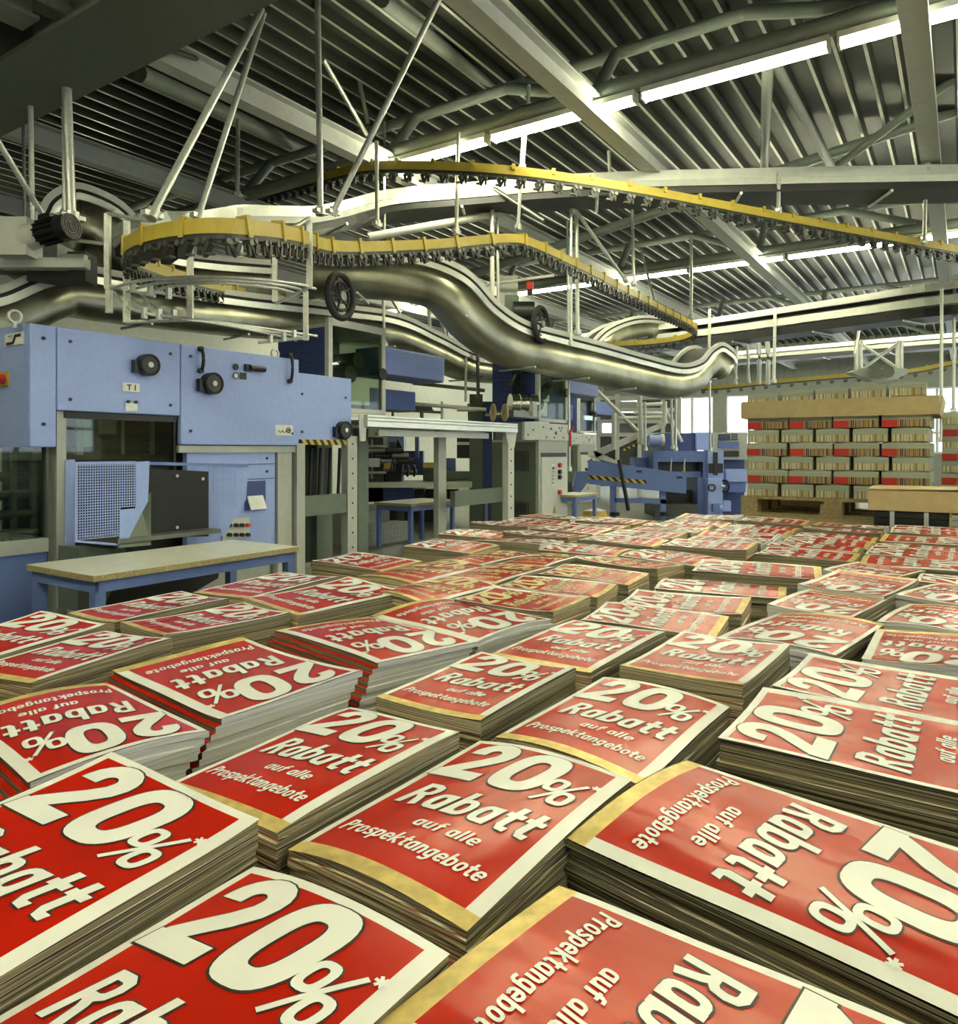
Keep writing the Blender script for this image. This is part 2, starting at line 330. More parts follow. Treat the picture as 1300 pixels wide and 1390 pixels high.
# posts and lower structure
def post(x0, x1, y0, z0, name='frame_post', m='grey', v=V_+.03, t=.12):
    u0 = pv(x0, v)[0]; u1 = pv(x1, v)[0]; MB().uv(u0, u1, v, v+t, z0, zz(y0, pv(x0, v)[1])).build(name, m, m1)
post(77, 90, 558, 0); post(377, 396, 606, 0)
uP, uQ = pv(245, V_)[0], pv(404, V_)[0]
MB().uv(uP, uQ, V_+.02, V_+.12, 1.235, px(300, 605)[1]).build('frame_rail', 'grey', m1)
MB().uv(uA-.25, pv(68, V_)[0], V_+.02, V_+.1, px(40, 752)[1], px(40, 733)[1]).build('frame_rail', 'grey', m1)
MB().uv(uA-.25, pv(68, V_)[0], V_+.04, V_+.1, .0, px(40, 748)[1]).build('base_panel', 'blue_mid', m1)
MB().uv(uA-.25, pv(67, V_)[0], V_+.06, V_+.07, px(40, 735)[1], px(60, 607)[1]).build('glass_door', 'glass', m1)
MB().uv(pv(66, V_)[0], pv(69, V_)[0], V_+.03, V_+.1, px(40, 735)[1], px(60, 607)[1]).build('door_edge', 'grey_dark', m1)
# glimpses behind the left glass: rollers and levers
for q in range(5): MB().cyl(UV(uA-.2, V_+.25+.04*q, .55+q*.13), UV(uB, V_+.25+.04*q, .55+q*.13), .035, 10).build('roller', 'steel_dark', m1)
for q in range(3): MB().uv(uA-.1+q*.13, uA-.07+q*.13, V_+.3, V_+.34, .55, 1.25).build('lever', 'grey_green', m1)
# inspection window below hood panel B
u0, u1 = pv(93, V_)[0], pv(243, V_)[0]
MB().uv(u0, u1, V_+.05, V_+.058, px(150, 624)[1], zb).build('inspection_glass', 'glass', m1)
MB().uv(u0-.02, u1, V_+.03, V_+.08, zb-.05, zb+.01).build('window_rail', 'black', m1)
MB().uv(u0-.02, u0, V_+.04, V_+.09, 1.1, zb).build('window_rail', 'black', m1); MB().uv(u1-.02, u1, V_+.04, V_+.09, 1.1, zb).build('window_rail', 'black', m1)
for k, (x, w, h) in enumerate(((104, .05, .38), (205, .04, .36), (120, .08, .3), (150, .14, .2), (174, .025, .36))):
    u = pv(x, V_+.3)[0]; MB().uv(u-w/2, u+w/2, V_+.25+.03*k, V_+.28+.03*k, 1.58-h, 1.58).build('suction_arm', ('zinc', 'zinc', 'alu', 'light_grey', 'zinc')[k], m1)
for x in (104, 205):
    u = pv(x, V_+.2)[0]
    for q in range(3): MB().cyl(UV(u, V_+.25, 1.24+q*.045), UV(u, V_+.24, 1.24+q*.045), .012, 8).build('bolt', 'black', m1)
MB().uv(pv(104, V_)[0], pv(258, V_)[0], V_+.2, V_+.22, .2, 1.22).build('infeed_shade', 'black', m1)  # black sheet stands in for the shaded interior behind the guard holes
# blue infill behind the infeed and control side
MB().uv(pv(91, V_)[0], pv(104, V_)[0], V_+.02, V_+.1, .15, px(97, 624)[1]).build('infeed_cheek', 'blue', m1)
u0, u1 = pv(258, V_)[0], pv(377, V_)[0]
cp = MB().uv(u0, u1, V_+.04, V_+.1, .28, 1.235).build('control_side', 'blue', m1)
MB().uv(pv(336, V_)[0], pv(363, V_)[0], V_+.025, V_+.045, px(350, 692)[1], px(350, 653)[1]).build('card_recess', 'blue_dark', cp)
c0 = UV(pv(349, V_)[0], V_+.01, px(350, 680)[1]); tilt = Matrix.Rotation(math.radians(-25), 3, CU)
MB().box(c0, .17, .012, .16, (CU, tilt@CV, tilt@UP)).build('instruction_card', 'white', cp)
bp_ = MB().uv(pv(305, V_)[0], pv(341, V_)[0], V_+.02, V_+.045, px(320, 732)[1], px(320, 704)[1]).build('button_plate', 'light_grey', cp)
for i, x in enumerate((312, 321, 329, 337)):
    for j, y in enumerate((713, 726)):
        u, z = px(x, y); MB().cyl(UV(u, V_+.02, z), UV(u, V_-.012, z), .017, 10).build('push_button', 'red' if (i, j) == (3, 0) else 'black', bp_)
MB().uv(u0, u1, V_+.1, V_+.45, 0, .28).build('base_plinth', 'grey', m1)
for z in (1.13, 1.0): MB().uv(u0, u1, V_+.035, V_+.042, z, z+.006).build('panel_seam', 'blue_dark', cp)
for x, y in ((366, 622), (366, 640)): u, z = px(x, y); screw(u, z, cp, V_+.04)
# lifting eyes
for x, v in ((33, V_+.1), (390, V_+.12)):
    u = pv(x+6, V_)[0] if x == 33 else pv(x, V_)[0]
    MB().ring(UV(u-.04, v, ZT+.045), CV, .04, .011).build('lifting_eye', 'zinc', m1); MB().cyl(UV(u-.04, v, ZT-.03), UV(u-.04, v, ZT+.01), .014).build('eye_shank', 'zinc', m1)
# black door handles
for x, y0, y1 in ((271, 472, 505), (392, 481, 519)):
    u, z1 = px(x, y0); z0 = px(x, y1)[1]
    MB().tube(smooth([UV(u, V_, z1-.01), UV(u, V_-.035, z1-.03), UV(u, V_-.05, (z0+z1)/2), UV(u, V_-.035, z0+.03), UV(u, V_, z0+.01)]), .014, 8).build('door_handle', 'black', pC)
    MB().cyl(UV(u, V_, z1-.01), UV(u, V_-.03, z1-.01), .022).build('handle_boss', 'black', pC); MB().cyl(UV(u, V_, z0+.01), UV(u, V_-.03, z0+.01), .022).build('handle_boss', 'black', pC)
# black reels (hose drums)
def reel(x, y, r, par, v=V_):
    u, z = px(x, y, v)
    o = MB().cyl(UV(u, v, z), UV(u, v-.07, z), r, 24).build('reel', 'black', par)
    MB().ring(UV(u, v-.07, z), CV, r*.86, .008, 24).build('reel_rim', 'rubber', par)
    MB().cyl(UV(u, v-.07, z), UV(u, v-.078, z), .022, 12).build('reel_hub', 'light_grey', par)
    MB().uv(u-r*1.35, u-r*.2, v-.05, v, z-r*.75, z+r*.35).build('reel_bracket', 'black', par)
reel(197, 496, .083, pB); reel(284, 521, .09, pC); reel(463, 584, .09, pD, V_+.06)
# plates, gauges and lettering
def text(body, c, h, par, X=CU, Y=UP, m='black', name='lettering', shear=0, off=0, w=None, extr=.001):
    me = textmesh(body, h, shear, off, w)
    R = Matrix((X, Y, X.cross(Y))).transposed().to_4x4()
    me = me.copy(); me.transform(Matrix.Translation(Vector(c)-Vector(par['_loc']))@R); me.materials.clear(); me.materials.append(M[m]); return link(name, me, par)
def textmesh(body, h, shear=0, off=0, w=None):
    cu = bpy.data.curves.new('t', 'FONT'); cu.body = body; cu.size = 1; cu.shear = shear; cu.offset = off; cu.resolution_u = 3; cu.align_x = 'LEFT'
    ob = bpy.data.objects.new('t', cu); me = bpy.data.meshes.new_from_object(ob); bpy.data.objects.remove(ob); bpy.data.curves.remove(cu)
    xs = [q.co.x for q in me.vertices]; ys = [q.co.y for q in me.vertices]; x0, x1, y0, y1 = min(xs), max(xs), min(ys), max(ys)
    sy = h/(y1-y0); sx = (w/(x1-x0)) if w else sy
    for q in me.vertices: q.co = ((q.co.x-(x0+x1)/2)*sx, (q.co.y-(y0+y1)/2)*sy, 0)
    return me
def plate(x0, x1, y0, y1, par, m='white', name='label_plate', v=V_):
    u0, z1 = px(x0, y0, v); u1, z0 = px(x1, y1, v); z0 = zz(y1, pv((x0+x1)/2, v)[1]); z1 = zz(y0, pv((x0+x1)/2, v)[1])
    return MB().uv(u0, u1, v-.006, v, z0, z1).build(name, m, par), UV((u0+u1)/2, v-.0075, (z0+z1)/2)
p_, c = plate(166, 189, 520, 532, pB); text('T 1', c, .042, p_, w=.07, off=.03)
p_, c = plate(170, 186, 546, 558, pB, 'zinc', 'latch_plate')
for s_ in (-1, 1): MB().cyl(c+CU*.03*s_+UP*.035, c+CU*.03*s_+UP*.035-CV*.015, .012).build('latch_bolt', 'black', p_)
p_, c = plate(373, 397, 577, 591, pC)
for i in (-1, 0): MB().sweep([c+CU*(.045*i+.022*math.cos(q/8*math.pi))-UP*.02*math.sin(q/8*math.pi) for q in range(9)], [(-.002, -.003), (.002, -.003), (.002, .003), (-.002, .003)]).build('mark', 'grey_dark', p_)
MB().ring(c+CU*.05, CV, .022, .005).build('mark', 'black', p_); MB().cyl(c+CU*.05, c+CU*.05-CV*.004, .01).build('mark', 'black', p_)
for x, y, r, m in ((319, 498, .024, 'black'), (319, 510, .026, 'white')):
    u, z = px(x, y); q_ = MB().cyl(UV(u, V_, z), UV(u, V_-.012, z), r, 16).build('gauge', m, pC)
    MB().ring(UV(u, V_-.012, z), CV, r, .004).build('gauge_ring', 'black', q_)
plate(325, 334, 506, 515, pC, 'black', 'switch_block')
u, z = px(331, 499); MB().uv(u, u+.05, V_-.03, V_, z-.03, z+.03).build('connector', 'black', pC); MB().cyl(UV(u+.04, V_-.03, z), UV(u+.2, V_-.03, z), .026).build('connector', 'black', pC)
# logo plate and emergency stop on the left return
sd = MB().box(UV(uA-.004, V_+.2, px(40, 457)[1]+.0), .006, .25, .085).build('logo_plate', 'white', m1)
lc = UV(uA-.009, V_+.2, px(40, 457)[1]+.0); w_ = -CV
MB().poly([lc+w_*a+UP*b for a, b in ((-.1, -.035), (.0, -.035), (.035, .01), (.1, .01), (.1, .028), (.02, .028), (-.015, -.018), (-.1, -.018))], -CU, .002).build('logo', 'black', sd)
text('MÜLLER', lc+w_*-.04+UP*.022-CU*.002, .014, sd, X=w_, off=.01)
es = MB().box(UV(uA-.006, V_+.33, zz(514, 5.05)), .012, .12, .1).build('stop_plate', 'yellow', m1)
MB().cyl(UV(uA-.012, V_+.33, zz(514, 5.05)), UV(uA-.06, V_+.33, zz(514, 5.05)), .034, 14).build('stop_button', 'red', es)
# perforated guards in front of the infeed
def perforated(parent, pts, nrm, du, dz, cols, rows, keep, m='blue'):
    """frame sheet from bars: pts origin, du/dz step vectors, keep(i,j) says which cells are pierced"""
    o, eu, ez = pts; mb = MB(); X = eu.normalized(); Z = ez.normalized(); Y = X.cross(Z)
    cu_, cz = eu.length/cols, ez.length/rows
    for j in range(rows+1):
        run = [i for i in range(cols) if keep(i, j) or keep(i, j-1)]
        if run: mb.box(o+X*cu_*(min(run)+max(run)+1)/2+Z*cz*j, cu_*(max(run)-min(run)+1), .003, cz*.3, (X, Y, Z))
    for i in range(cols+1):
        run = [j for j in range(rows) if keep(i, j) or keep(i-1, j)]
        if run: mb.box(o+X*cu_*i+Z*cz*(min(run)+max(run)+1)/2, cu_*.3, .0028, cz*(max(run)-min(run)+1), (X, Y, Z))
    g = mb.build('perforated_mesh', m, parent); g['kind'] = 'stuff'; return g
VG = 4.72
gd = T('infeed_guard', 'pale blue perforated sheet guard wrapped round the black infeed plate', 'guard', UV(pv(104, VG)[0], VG, px(104, 733, VG)[1]))
def gp(x, y, v=VG): u, z = px(x, y, v); return UV(u, v, z)
uL, uR = pv(105, VG)[0], pv(185, VG)[0]; z0, z1 = px(105, 733, VG)[1], px(150, 628, VG)[1]
perforated(gd, (UV(uL, VG, z0), CU*(uR-uL), UP*(z1-z0)), CV, 0, 0, 24, 28, lambda i, j: 0 <= i < 24 and 0 <= j < 28 and (i < 17 or j > 10))
MB().poly([gp(184, 627), gp(203, 626), gp(201, 680), gp(169, 742), gp(162, 738), gp(163, 692), gp(184, 690)], CV, .004).build('guard_sheet', 'blue', gd)
MB().poly([gp(102, 627), gp(185, 626), gp(185, 630), gp(102, 631)], CV, .004).build('guard_rim', 'blue', gd)
MB().poly([gp(102, 631), gp(105, 631), gp(105, 733), gp(102, 733)], CV, .004).build('guard_rim', 'blue', gd)
MB().poly([gp(102, 733), gp(163, 738), gp(163, 741), gp(102, 736)], CV, .004).build('guard_rim', 'blue', gd)
VH = 4.95
uL, uR = pv(284, VH)[0], pv(320, VH)[0]; z0, z1 = px(300, 726, VH)[1], px(300, 630, VH)[1]
perforated(gd, (UV(uL, VH, z0), CU*(uR-uL), UP*(z1-z0)), CV, 0, 0, 11, 26, lambda i, j: 0 <= i < 11 and 0 <= j < 26 and (i < 5 or j > 9))
MB().poly([gp(320, 629, VH), gp(337, 630, VH), gp(334, 678, VH), gp(303, 728, VH), gp(297, 726, VH), gp(297, 686, VH), gp(320, 684, VH)], CV, .004).build('guard_sheet', 'blue', gd)
MB().poly([gp(203, 627), gp(337, 630, VH), gp(337, 634, VH), gp(203, 631)], CV, .006).build('guard_rim', 'blue_mid', gd)
inf = T('infeed_plate', 'black steel infeed side plate standing in the perforated guard', 'plate', gp(203, 730, 4.85))
MB().poly([gp(203, 636, 4.85), gp(283, 640, 4.85), gp(283, 728, 4.85), gp(201, 730, 4.85)], CV, .02).build('back_plate', 'black', inf)
for x, y in ((240, 646), (275, 650), (240, 716), (275, 721)): c = gp(x, y, 4.85); MB().cyl(c, c-CV*.008, .012).build('bolt', 'zinc', inf)
MB().poly([gp(160, 744, 4.7), gp(205, 740, 4.7), gp(205, 668, 4.83), gp(192, 690, 4.83)], CV, .01).build('side_plate', 'grey_green', inf)
MB().uv(pv(160, 4.7)[0], pv(300, 4.7)[0], 4.7, 5.15, .63, .66).build('infeed_tray', 'steel_dark', inf)
hp = T('waste_hopper', 'black slanted hopper below the infeed behind the work bench', 'hopper', UV(3., 4.95, 0))
MB().poly([gp(152, 830, 4.8), gp(175, 775, 4.8), gp(300, 760, 4.8), gp(296, 785, 4.8), gp(270, 800, 4.8), gp(225, 830, 4.8)], CV, .3).build('hopper_body', 'black', hp)
MB().poly([gp(106, 830, 4.9), gp(106, 744, 4.9), gp(170, 744, 4.9), gp(170, 800, 4.9), gp(158, 830, 4.9)], CV, .25).build('hopper_cheek', 'grey_green', hp)
# ------------------------------------------------------------------ benches
def bench(u0, u1, v0, v1, h, label, leg=.05):
    o = T('work_bench', label, 'table', UV((u0+u1)/2, (v0+v1)/2, 0))
    MB().uv(u0, u1, v0, v1, h-.035, h-.003).build('top_board', 'chip', o)
    MB().uv(u0, u1, v0, v1, h-.003, h).build('laminate', 'bench', o)
    MB().uv(u0+.04, u1-.02, v0+.02, v0+.05, h-.1, h-.035).build('apron', 'blue_mid', o); MB().uv(u0+.04, u1-.02, v1-.05, v1-.02, h-.1, h-.035).build('apron', 'blue_mid', o)
    MB().uv(u0+.02, u0+.05, v0+.02, v1-.02, h-.1, h-.035).build('apron', 'blue_mid', o); MB().uv(u1-.05, u1-.02, v0+.02, v1-.02, h-.1, h-.035).build('apron', 'blue_mid', o)
    for u in (u0+.02, u1-.02-leg):
        for v in (v0+.02, v1-.02-leg): MB().uv(u, u+leg, v, v+leg, 0, h-.035).build('leg', 'blue_mid', o)
    return o
bench(2.16, 3.62, 3.9, 4.62, .58, 'long pale topped work bench on blue legs before the feeder machine', .06)
c = P(558, 684, 9.3); ub = c.dot(CU); vb = c.dot(CV)
bench(ub, ub+1.0, vb, vb+.62, .58, 'small pale topped table on blue legs beside the checker plate steps')
c = P(786, 673, 11.2); ub = c.dot(CU); vb = c.dot(CV)
bench(ub-.1, ub+.7, vb, vb+.45, .58, 'small table on blue legs beside the control cabinet with warning sign')
# ------------------------------------------------------------------ support frame and transfer conveyor
fr = T('support_frame', 'green grey perforated steel support frame with cross beam next to the feeder', 'frame', UV(pv(440, V_)[0], V_, 0))
def fpost(x0, x1, v, ztop, m='grey', holes=True):
    u0, u1 = pv(x0, v)[0], pv(x1, v)[0]
    o = MB().uv(u0, u1, v, v+.09, 0, ztop).build('post', m, fr)
    if holes:
        for q in range(9): MB().cyl(UV((u0+u1)/2, v+.001, .12+q*.15), UV((u0+u1)/2, v-.003, .12+q*.15), .011, 8).build('hole', 'black', o)
fpost(472, 485, V_, 1.4); fpost(403, 414, V_, 1.32, 'grey', False); fpost(430, 451, V_+.38, 1.4, 'grey_green', False); fpost(486, 500, V_+.4, 1.5, 'grey_green', False)
MB().uv(pv(405, V_)[0], pv(472, V_)[0], V_+.01, V_+.08, px(440, 699)[1], px(440, 672)[1]).build('cross_beam', 'grey_green', fr)
MB().uv(pv(405, V_)[0], pv(485, V_)[0], V_+.01, V_+.1, 0, .12).build('base_beam', 'grey_green', fr)
MB().uv(pv(411, V_)[0], pv(480, V_)[0], V_+.02, V_+.06, px(445, 604)[1], px(445, 597)[1]).build('hazard_bar', 'hazard', fr)
for q in range(5): u = pv(415+q*13, V_+.4)[0]; MB().cyl(UV(u, V_+.35, .75), UV(u+.03, V_+.35, 1.28), .018, 8).build('gripper_lever', 'black', fr)
tb = T('transfer_conveyor', 'silver profiled transfer conveyor bridging the feeder and the stacker unit', 'conveyor', UV(pv(590, V_)[0], V_, 0))
ua, ub_ = pv(490, V_)[0], pv(695, V_)[0]
prf = [(0, 0), (.09, 0), (.09, -.02), (.075, -.025), (.09, -.03), (.09, -.055), (.075, -.06), (.09, -.065), (.09, -.12), (0, -.12)]
mb = MB(); k = len(prf); mb.add([UV(u, V_-a, 1.62+b) for u in (ua, ub_) for a, b in prf], [(i, (i+1) % k, k+(i+1) % k, k+i) for i in range(k)]+[list(range(k)), list(range(k, 2*k))]); mb.build('profile_rail', 'alu', tb)
MB().uv(ua, ub_, V_+.42, V_+.5, 1.5, 1.62).build('profile_rail', 'alu', tb)
MB().uv(ua, ub_, V_+.02, V_+.42, 1.54, 1.57).build('belt', 'steel_dark', tb)
MB().uv(pv(516, V_)[0], pv(665, V_)[0], V_+.02, V_+.05, 1.41, 1.48).build('cable_tray', 'light_grey', tb)
for x in (688,):
    u0, u1 = pv(x-1, V_)[0], pv(x+7, V_)[0]; MB().uv(u0, u1, V_-.03, V_+.06, 0, 1.5).build('leg', 'light_grey', tb)
    for q in range(8): MB().cyl(UV((u0+u1)/2, V_-.03, .15+q*.16), UV((u0+u1)/2, V_-.034, .15+q*.16), .014, 8).build('hole', 'black', tb)
    MB().poly([UV(u0-.08, V_-.04, 1.5), UV(u1+.06, V_-.04, 1.5), UV(u1, V_-.04, 1.3), UV(u0, V_-.04, 1.3)], CV, .01).build('gusset', 'light_grey', tb)
u0, u1 = pv(622, V_)[0], pv(632, V_)[0]
MB().uv(u0, u1, V_+.3, V_+.38, 0, 1.5).build('leg', 'grey', tb)
MB().uv(u0, pv(690, V_)[0], V_+.05, V_+.12, px(660, 684)[1], px(660, 664)[1]).build('cross_beam', 'grey_green', tb)
for x in (485,):
    u0 = pv(x, V_)[0]; MB().poly([UV(u0-.02, V_-.04, 1.62), UV(u0+.1, V_-.04, 1.62), UV(u0+.08, V_-.04, 1.35), UV(u0, V_-.04, 1.35)], CV, .01).build('gusset', 'light_grey', tb)
# ------------------------------------------------------------------ stacker units
def louvre(parent, u0, u1, v, z0, z1, n, m='blue_mid', side=False, name='louvre_panel'):
    """louvred sheet: backing and a joined set of slats, on plane v (or on plane u when side)"""
    bx = (lambda a, b, c, d, e, f: MB().uv(c, d, a, b, e, f)) if side else (lambda a, b, c, d, e, f: MB().uv(a, b, c, d, e, f))
    o = bx(u0, u1, v, v+.02, z0, z1).build(name, m, parent); mb = MB()
    for i in range(n):
        z = z0+.03+(z1-z0-.06)*i/(n-1)
        if side: mb.uv(v-.014, v, u0+.04, u1-.04, z-.005, z+.005)
        else: mb.uv(u0+.04, u1-.04, v-.014, v, z-.005, z+.005)
    s_ = mb.build('louvre_slats', m, o); s_['kind'] = 'stuff'; return o
def unit(u, v, label, full=True):
    o = T('stacker_unit', label, 'machine', UV(u, v, 0)); w = .94; dp = .8
    for a in (0, w-.06): MB().uv(u+a, u+a+.06, v, v+.06, 1.68, 2.7).build('door_post', 'light_grey', o)
    MB().uv(u, u+w, v, v+.06, 2.62, 2.7).build('door_rail', 'light_grey', o); MB().uv(u, u+w, v, v+.06, 1.68, 1.73).build('door_rail', 'light_grey', o)
    MB().uv(u+.06, u+w-.06, v+.02, v+.03, 1.73, 2.62).build('door_glass', 'glass', o)
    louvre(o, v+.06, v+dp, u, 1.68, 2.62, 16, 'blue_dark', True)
    MB().uv(u+.02, u+w, v+dp-.05, v+dp, 1.4, 2.6).build('back_sheet', 'grey_dark', o); MB().uv(u, u+w, v+.06, v+dp, 2.6, 2.64).build('roof_sheet', 'grey', o)
    f = MB().uv(u-.45, u+w, v-.02, v+.02, 1.41, 1.66).build('bearing_plate', 'light_grey', o)
    for a, z in ((.1, 1.6), (.2, 1.45), (.33, 1.58), (.36, 1.58), (.5, 1.52), (.62, 1.6), (.66, 1.56), (.7, 1.6), (.45, 1.45), (.75, 1.45), (-.2, 1.55), (-.35, 1.48)):
        MB().cyl(UV(u+a, v-.02, z), UV(u+a, v-.024, z), .016 if a != .5 else .03, 8).build('hole', 'black', f)
    MB().uv(u, u+w, v, v+dp, 0, 1.41).build('cabinet_body', 'grey', o)
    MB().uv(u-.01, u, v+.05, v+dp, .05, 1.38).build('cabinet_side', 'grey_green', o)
    for z in (.2, .95): louvre(o, v+.15, v+.5, u-.012, z, z+.3, 8, 'grey_dark', True, 'vent_grille')
    dr = MB().uv(u+.06, u+w-.06, v-.02, v, .1, 1.15).build('cabinet_door', 'light_grey', o)
    MB().uv(u+.06, u+w-.06, v-.005, v+.001, 1.16, 1.22).build('gap', 'black', o)
    MB().uv(u+.35, u+.47, v-.024, v-.02, .72, 1.05).build('button_strip', 'white', dr)
    for q in range(5): MB().uv(u+.37, u+.45, v-.028, v-.024, .75+q*.055, .79+q*.055).build('button', 'grey' if q < 4 else 'grey_green', dr)
    for z, m in ((1.03, 'red'), (.93, 'black'), (.85, 'black'), (.62, 'red')): MB().cyl(UV(u+.6, v-.02, z), UV(u+.6, v-.06, z), .035, 12).build('switch', m, dr)
    c = UV(u+.45, v-.022, .36); MB().poly([c-CU*.06-UP*.05, c+CU*.06-UP*.05, c+UP*.07], -CV, .003).build('warning_triangle', 'yellow', dr)
    # innards behind the glass
    for q in range(4): MB().cyl(UV(u+.3+q*.13, v+.2, 1.8+q*.17), UV(u+.3+q*.13, v+.6, 1.8+q*.17), .1, 14).build('chain_wheel', 'steel_dark', o)
    MB().cyl(UV(u+w-.1, v-.05, 2.15), UV(u+w-.1, v-.02, 2.15), .07, 12).build('door_latch', 'black', o)
    MB().uv(u+.2, u+.25, v+.3, v+.35, 1.7, 2.6).build('column', 'zinc', o)
    # overhead louvred guards reaching on along the line
    louvre(o, u+w+.02, u+w+1.25, v+.05, 2.18, 2.5, 12, 'blue', False, 'chain_guard'); MB().uv(u+w+.02, u+w+1.25, v+.07, v+.5, 2.16, 2.18).build('guard_base', 'blue_dark', o)
    MB().uv(u+w+.02, u+w+.06, v+.07, v+.5, 2.16, 2.5).build('guard_base', 'blue_mid', o); MB().uv(u+w+1.21, u+w+1.25, v+.07, v+.5, 2.16, 2.5).build('guard_base', 'blue_mid', o)
    louvre(o, u+w+.3, u+w+1.2, v+.5, 1.8, 2.05, 8, 'blue_mid', False, 'chain_guard'); MB().uv(u+w+.02, u+w+1.2, v+.52, v+.8, 1.78, 1.82).build('guard_base', 'grey_green', o)
    return o
U2 = pv(731, V_)[0]
u2 = unit(U2, V_, 'tall stacker unit with glass door above a pale cabinet with warning triangle')
u1_ = copy_tree(u2); u1_.location = UV(pv(446, 5.75)[0], 5.75, 0); [bpy.data.objects.remove(q_) for ch in list(u1_.children) if ch.name.split('.')[0] in ('cabinet_body', 'cabinet_side', 'vent_grille', 'cabinet_door', 'gap') for q_ in list(ch.children)+[ch]]; u1_['label'] = 'tall stacker unit with glass door rising directly behind the blue feeder hood'
c = P(786, 612, 17.5); u3_ = copy_tree(u2); u3_.location = (c.x, c.y, 0); u3_['label'] = 'distant stacker unit with glass door beyond the cabinet with warning triangle'
# separator wheels on the bearing plate
sw = T('separator_wheels', 'polished separator drums and brass edged discs on the stacker bearing plate', 'rollers', UV(U2-.2, V_+.1, 1.66))
for i, (x, d) in enumerate(((684, 9.9), (692, 10.2), (704, 10.4), (717, 10.6))):
    c = P(x, 548, d); ax = (CU*.3-CV*.9).normalized()
    if i: MB().cyl(c, c+Vector((.11, .03, 0)), .14, 24).build('drum', 'steel', sw)
for x, d in ((669, 9.6), (685, 9.5)):
    c = P(x, 560, d); e = Vector((.95, .3, 0)).normalized(); MB().cyl(c-e*.01, c+e*.01, .115, 28).build('disc', 'chip', sw); MB().cyl(c-e*.025, c+e*.03, .03).build('hub', 'steel', sw)
c = P(660, 563, 9.7); MB().cyl(c, P(730, 556, 10.6), .022).build('shaft', 'steel', sw); MB().box(P(722, 556, 10.4), .12, .1, .2).build('bearing_block', 'light_grey', sw)
MB().box(P(702, 563, 10.3), .7, .3, .09, ).build('drum_trough', 'steel_dark', sw)
cr = T('crank_handle', 'black crank handle on the dark blue louvred side of the stacker unit', 'crank', P(702, 540, 11))
MB().box(P(702, 520, 10.75), .05, .14, .42).build('crank_arm', 'black', cr); MB().cyl(P(702, 503, 10.7), P(693, 520, 10.5), .02).build('lever', 'steel_dark', cr); MB().cyl(P(692, 520, 10.5), P(694, 520, 10.35), .035).build('knob', 'black', cr); MB().cyl(P(702, 503, 10.9), P(702, 503, 10.6), .06, 14).build('hub', 'black', cr)
# ------------------------------------------------------------------ checker plate steps and platform
st = T('plate_steps', 'two steps of checker plate with raised studs beside the small table', 'steps', P(520, 745, 9.8))
def studs(mb, a, eu, ev, nrm, nu, nv):
    for i in range(nu):
        for j in range(nv):
            c = a+eu*((i+.5)/nu)+ev*((j+.5)/nv); s_ = 1 if (i+j) % 2 else -1
            e = (eu.normalized()+ev.normalized()*s_).normalized(); f = e.cross(nrm).normalized()
            mb.add([c+e*.024, c+f*.008, c-e*.024, c-f*.008, c+nrm*.004], [(0, 1, 4), (1, 2, 4), (2, 3, 4), (3, 0, 4)])
vs0 = 6.44; us_ = pv(495, vs0)[0]
for k in range(2):
    v0 = vs0+.05+k*.3; z1 = .26*(k+1); b = MB().uv(us_, us_+1.0-.1*k, v0, v0+.32, 0, z1).build('step', 'plate', st)
    mb = MB(); studs(mb, UV(us_, v0, z1), CU*(1-.1*k), CV*.3, UP, 14, 4); studs(mb, UV(us_, v0, z1-.26), CU*(1-.1*k), UP*.26, -CV, 14, 4); s_ = mb.build('studs', 'zinc', b); s_['kind'] = 'stuff'
pf = T('plate_walkway', 'low checker plate walkway running between the machine frames and the leaflets', 'walkway', UV(6.6, 4.6, 0))
b = MB().uv(3.7, 8.9, 4.25, 5.1, 0, .05).build('walkway_sheet', 'plate', pf); mb = MB(); studs(mb, UV(3.7, 4.25, .05), CU*5.2, CV*.85, UP, 70, 12); s_ = mb.build('studs', 'zinc', b); s_['kind'] = 'stuff'
# ------------------------------------------------------------------ machinery seen under the transfer conveyor
bk = T('stitching_machine', 'dark blue stitching machine with black rollers and pale feed table behind the steps', 'machine', P(550, 700, 12.5))
def kb(x0, x1, y0, y1, d, t, name, m): 
    a, b = P(x0, y1, d), P(x1, y0, d); return MB().xy(a.x, b.x, d, d+t, max(0, a.z), b.z).build(name, m, bk)
kb(490, 520, 590, 700, 12.2, .6, 'column', 'grey_dark'); kb(520, 548, 592, 640, 13, .4, 'hood', 'blue'); kb(548, 574, 612, 645, 13, .3, 'side_frame', 'blue_dark')
kb(492, 640, 655, 662, 12, .9, 'feed_table', 'bench'); kb(500, 560, 662, 682, 12.2, .6, 'table_body', 'blue_dark'); kb(575, 640, 640, 652, 12.6, .4, 'belt_guard', 'grey_green'); kb(598, 618, 622, 655, 12.8, .3, 'panel', 'blue_mid')
kb(497, 505, 680, 725, 12.2, .1, 'leg', 'grey_dark'); kb(600, 606, 660, 720, 12.2, .1, 'leg', 'grey'); kb(540, 548, 680, 725, 12.4, .1, 'leg', 'grey_dark'); kb(505, 600, 690, 720, 13.2, .1, 'base', 'grey_dark')
kb(574, 592, 628, 635, 12.4, .3, 'bin', 'yellow'); kb(521, 532, 628, 636, 11.9, .1, 'bin', 'yellow'); kb(620, 640, 592, 622, 12.55, .3, 'drive_box', 'black'); kb(637, 655, 535, 725, 12.5, .5, 'tower', 'grey_green'); kb(655, 668, 545, 720, 12.8, .4, 'tower_side', 'blue_dark'); kb(620, 637, 600, 604, 12.5, .1, 'bracket', 'zinc'); kb(574, 592, 635, 640, 12.4, .3, 'bin_shelf', 'grey_dark')
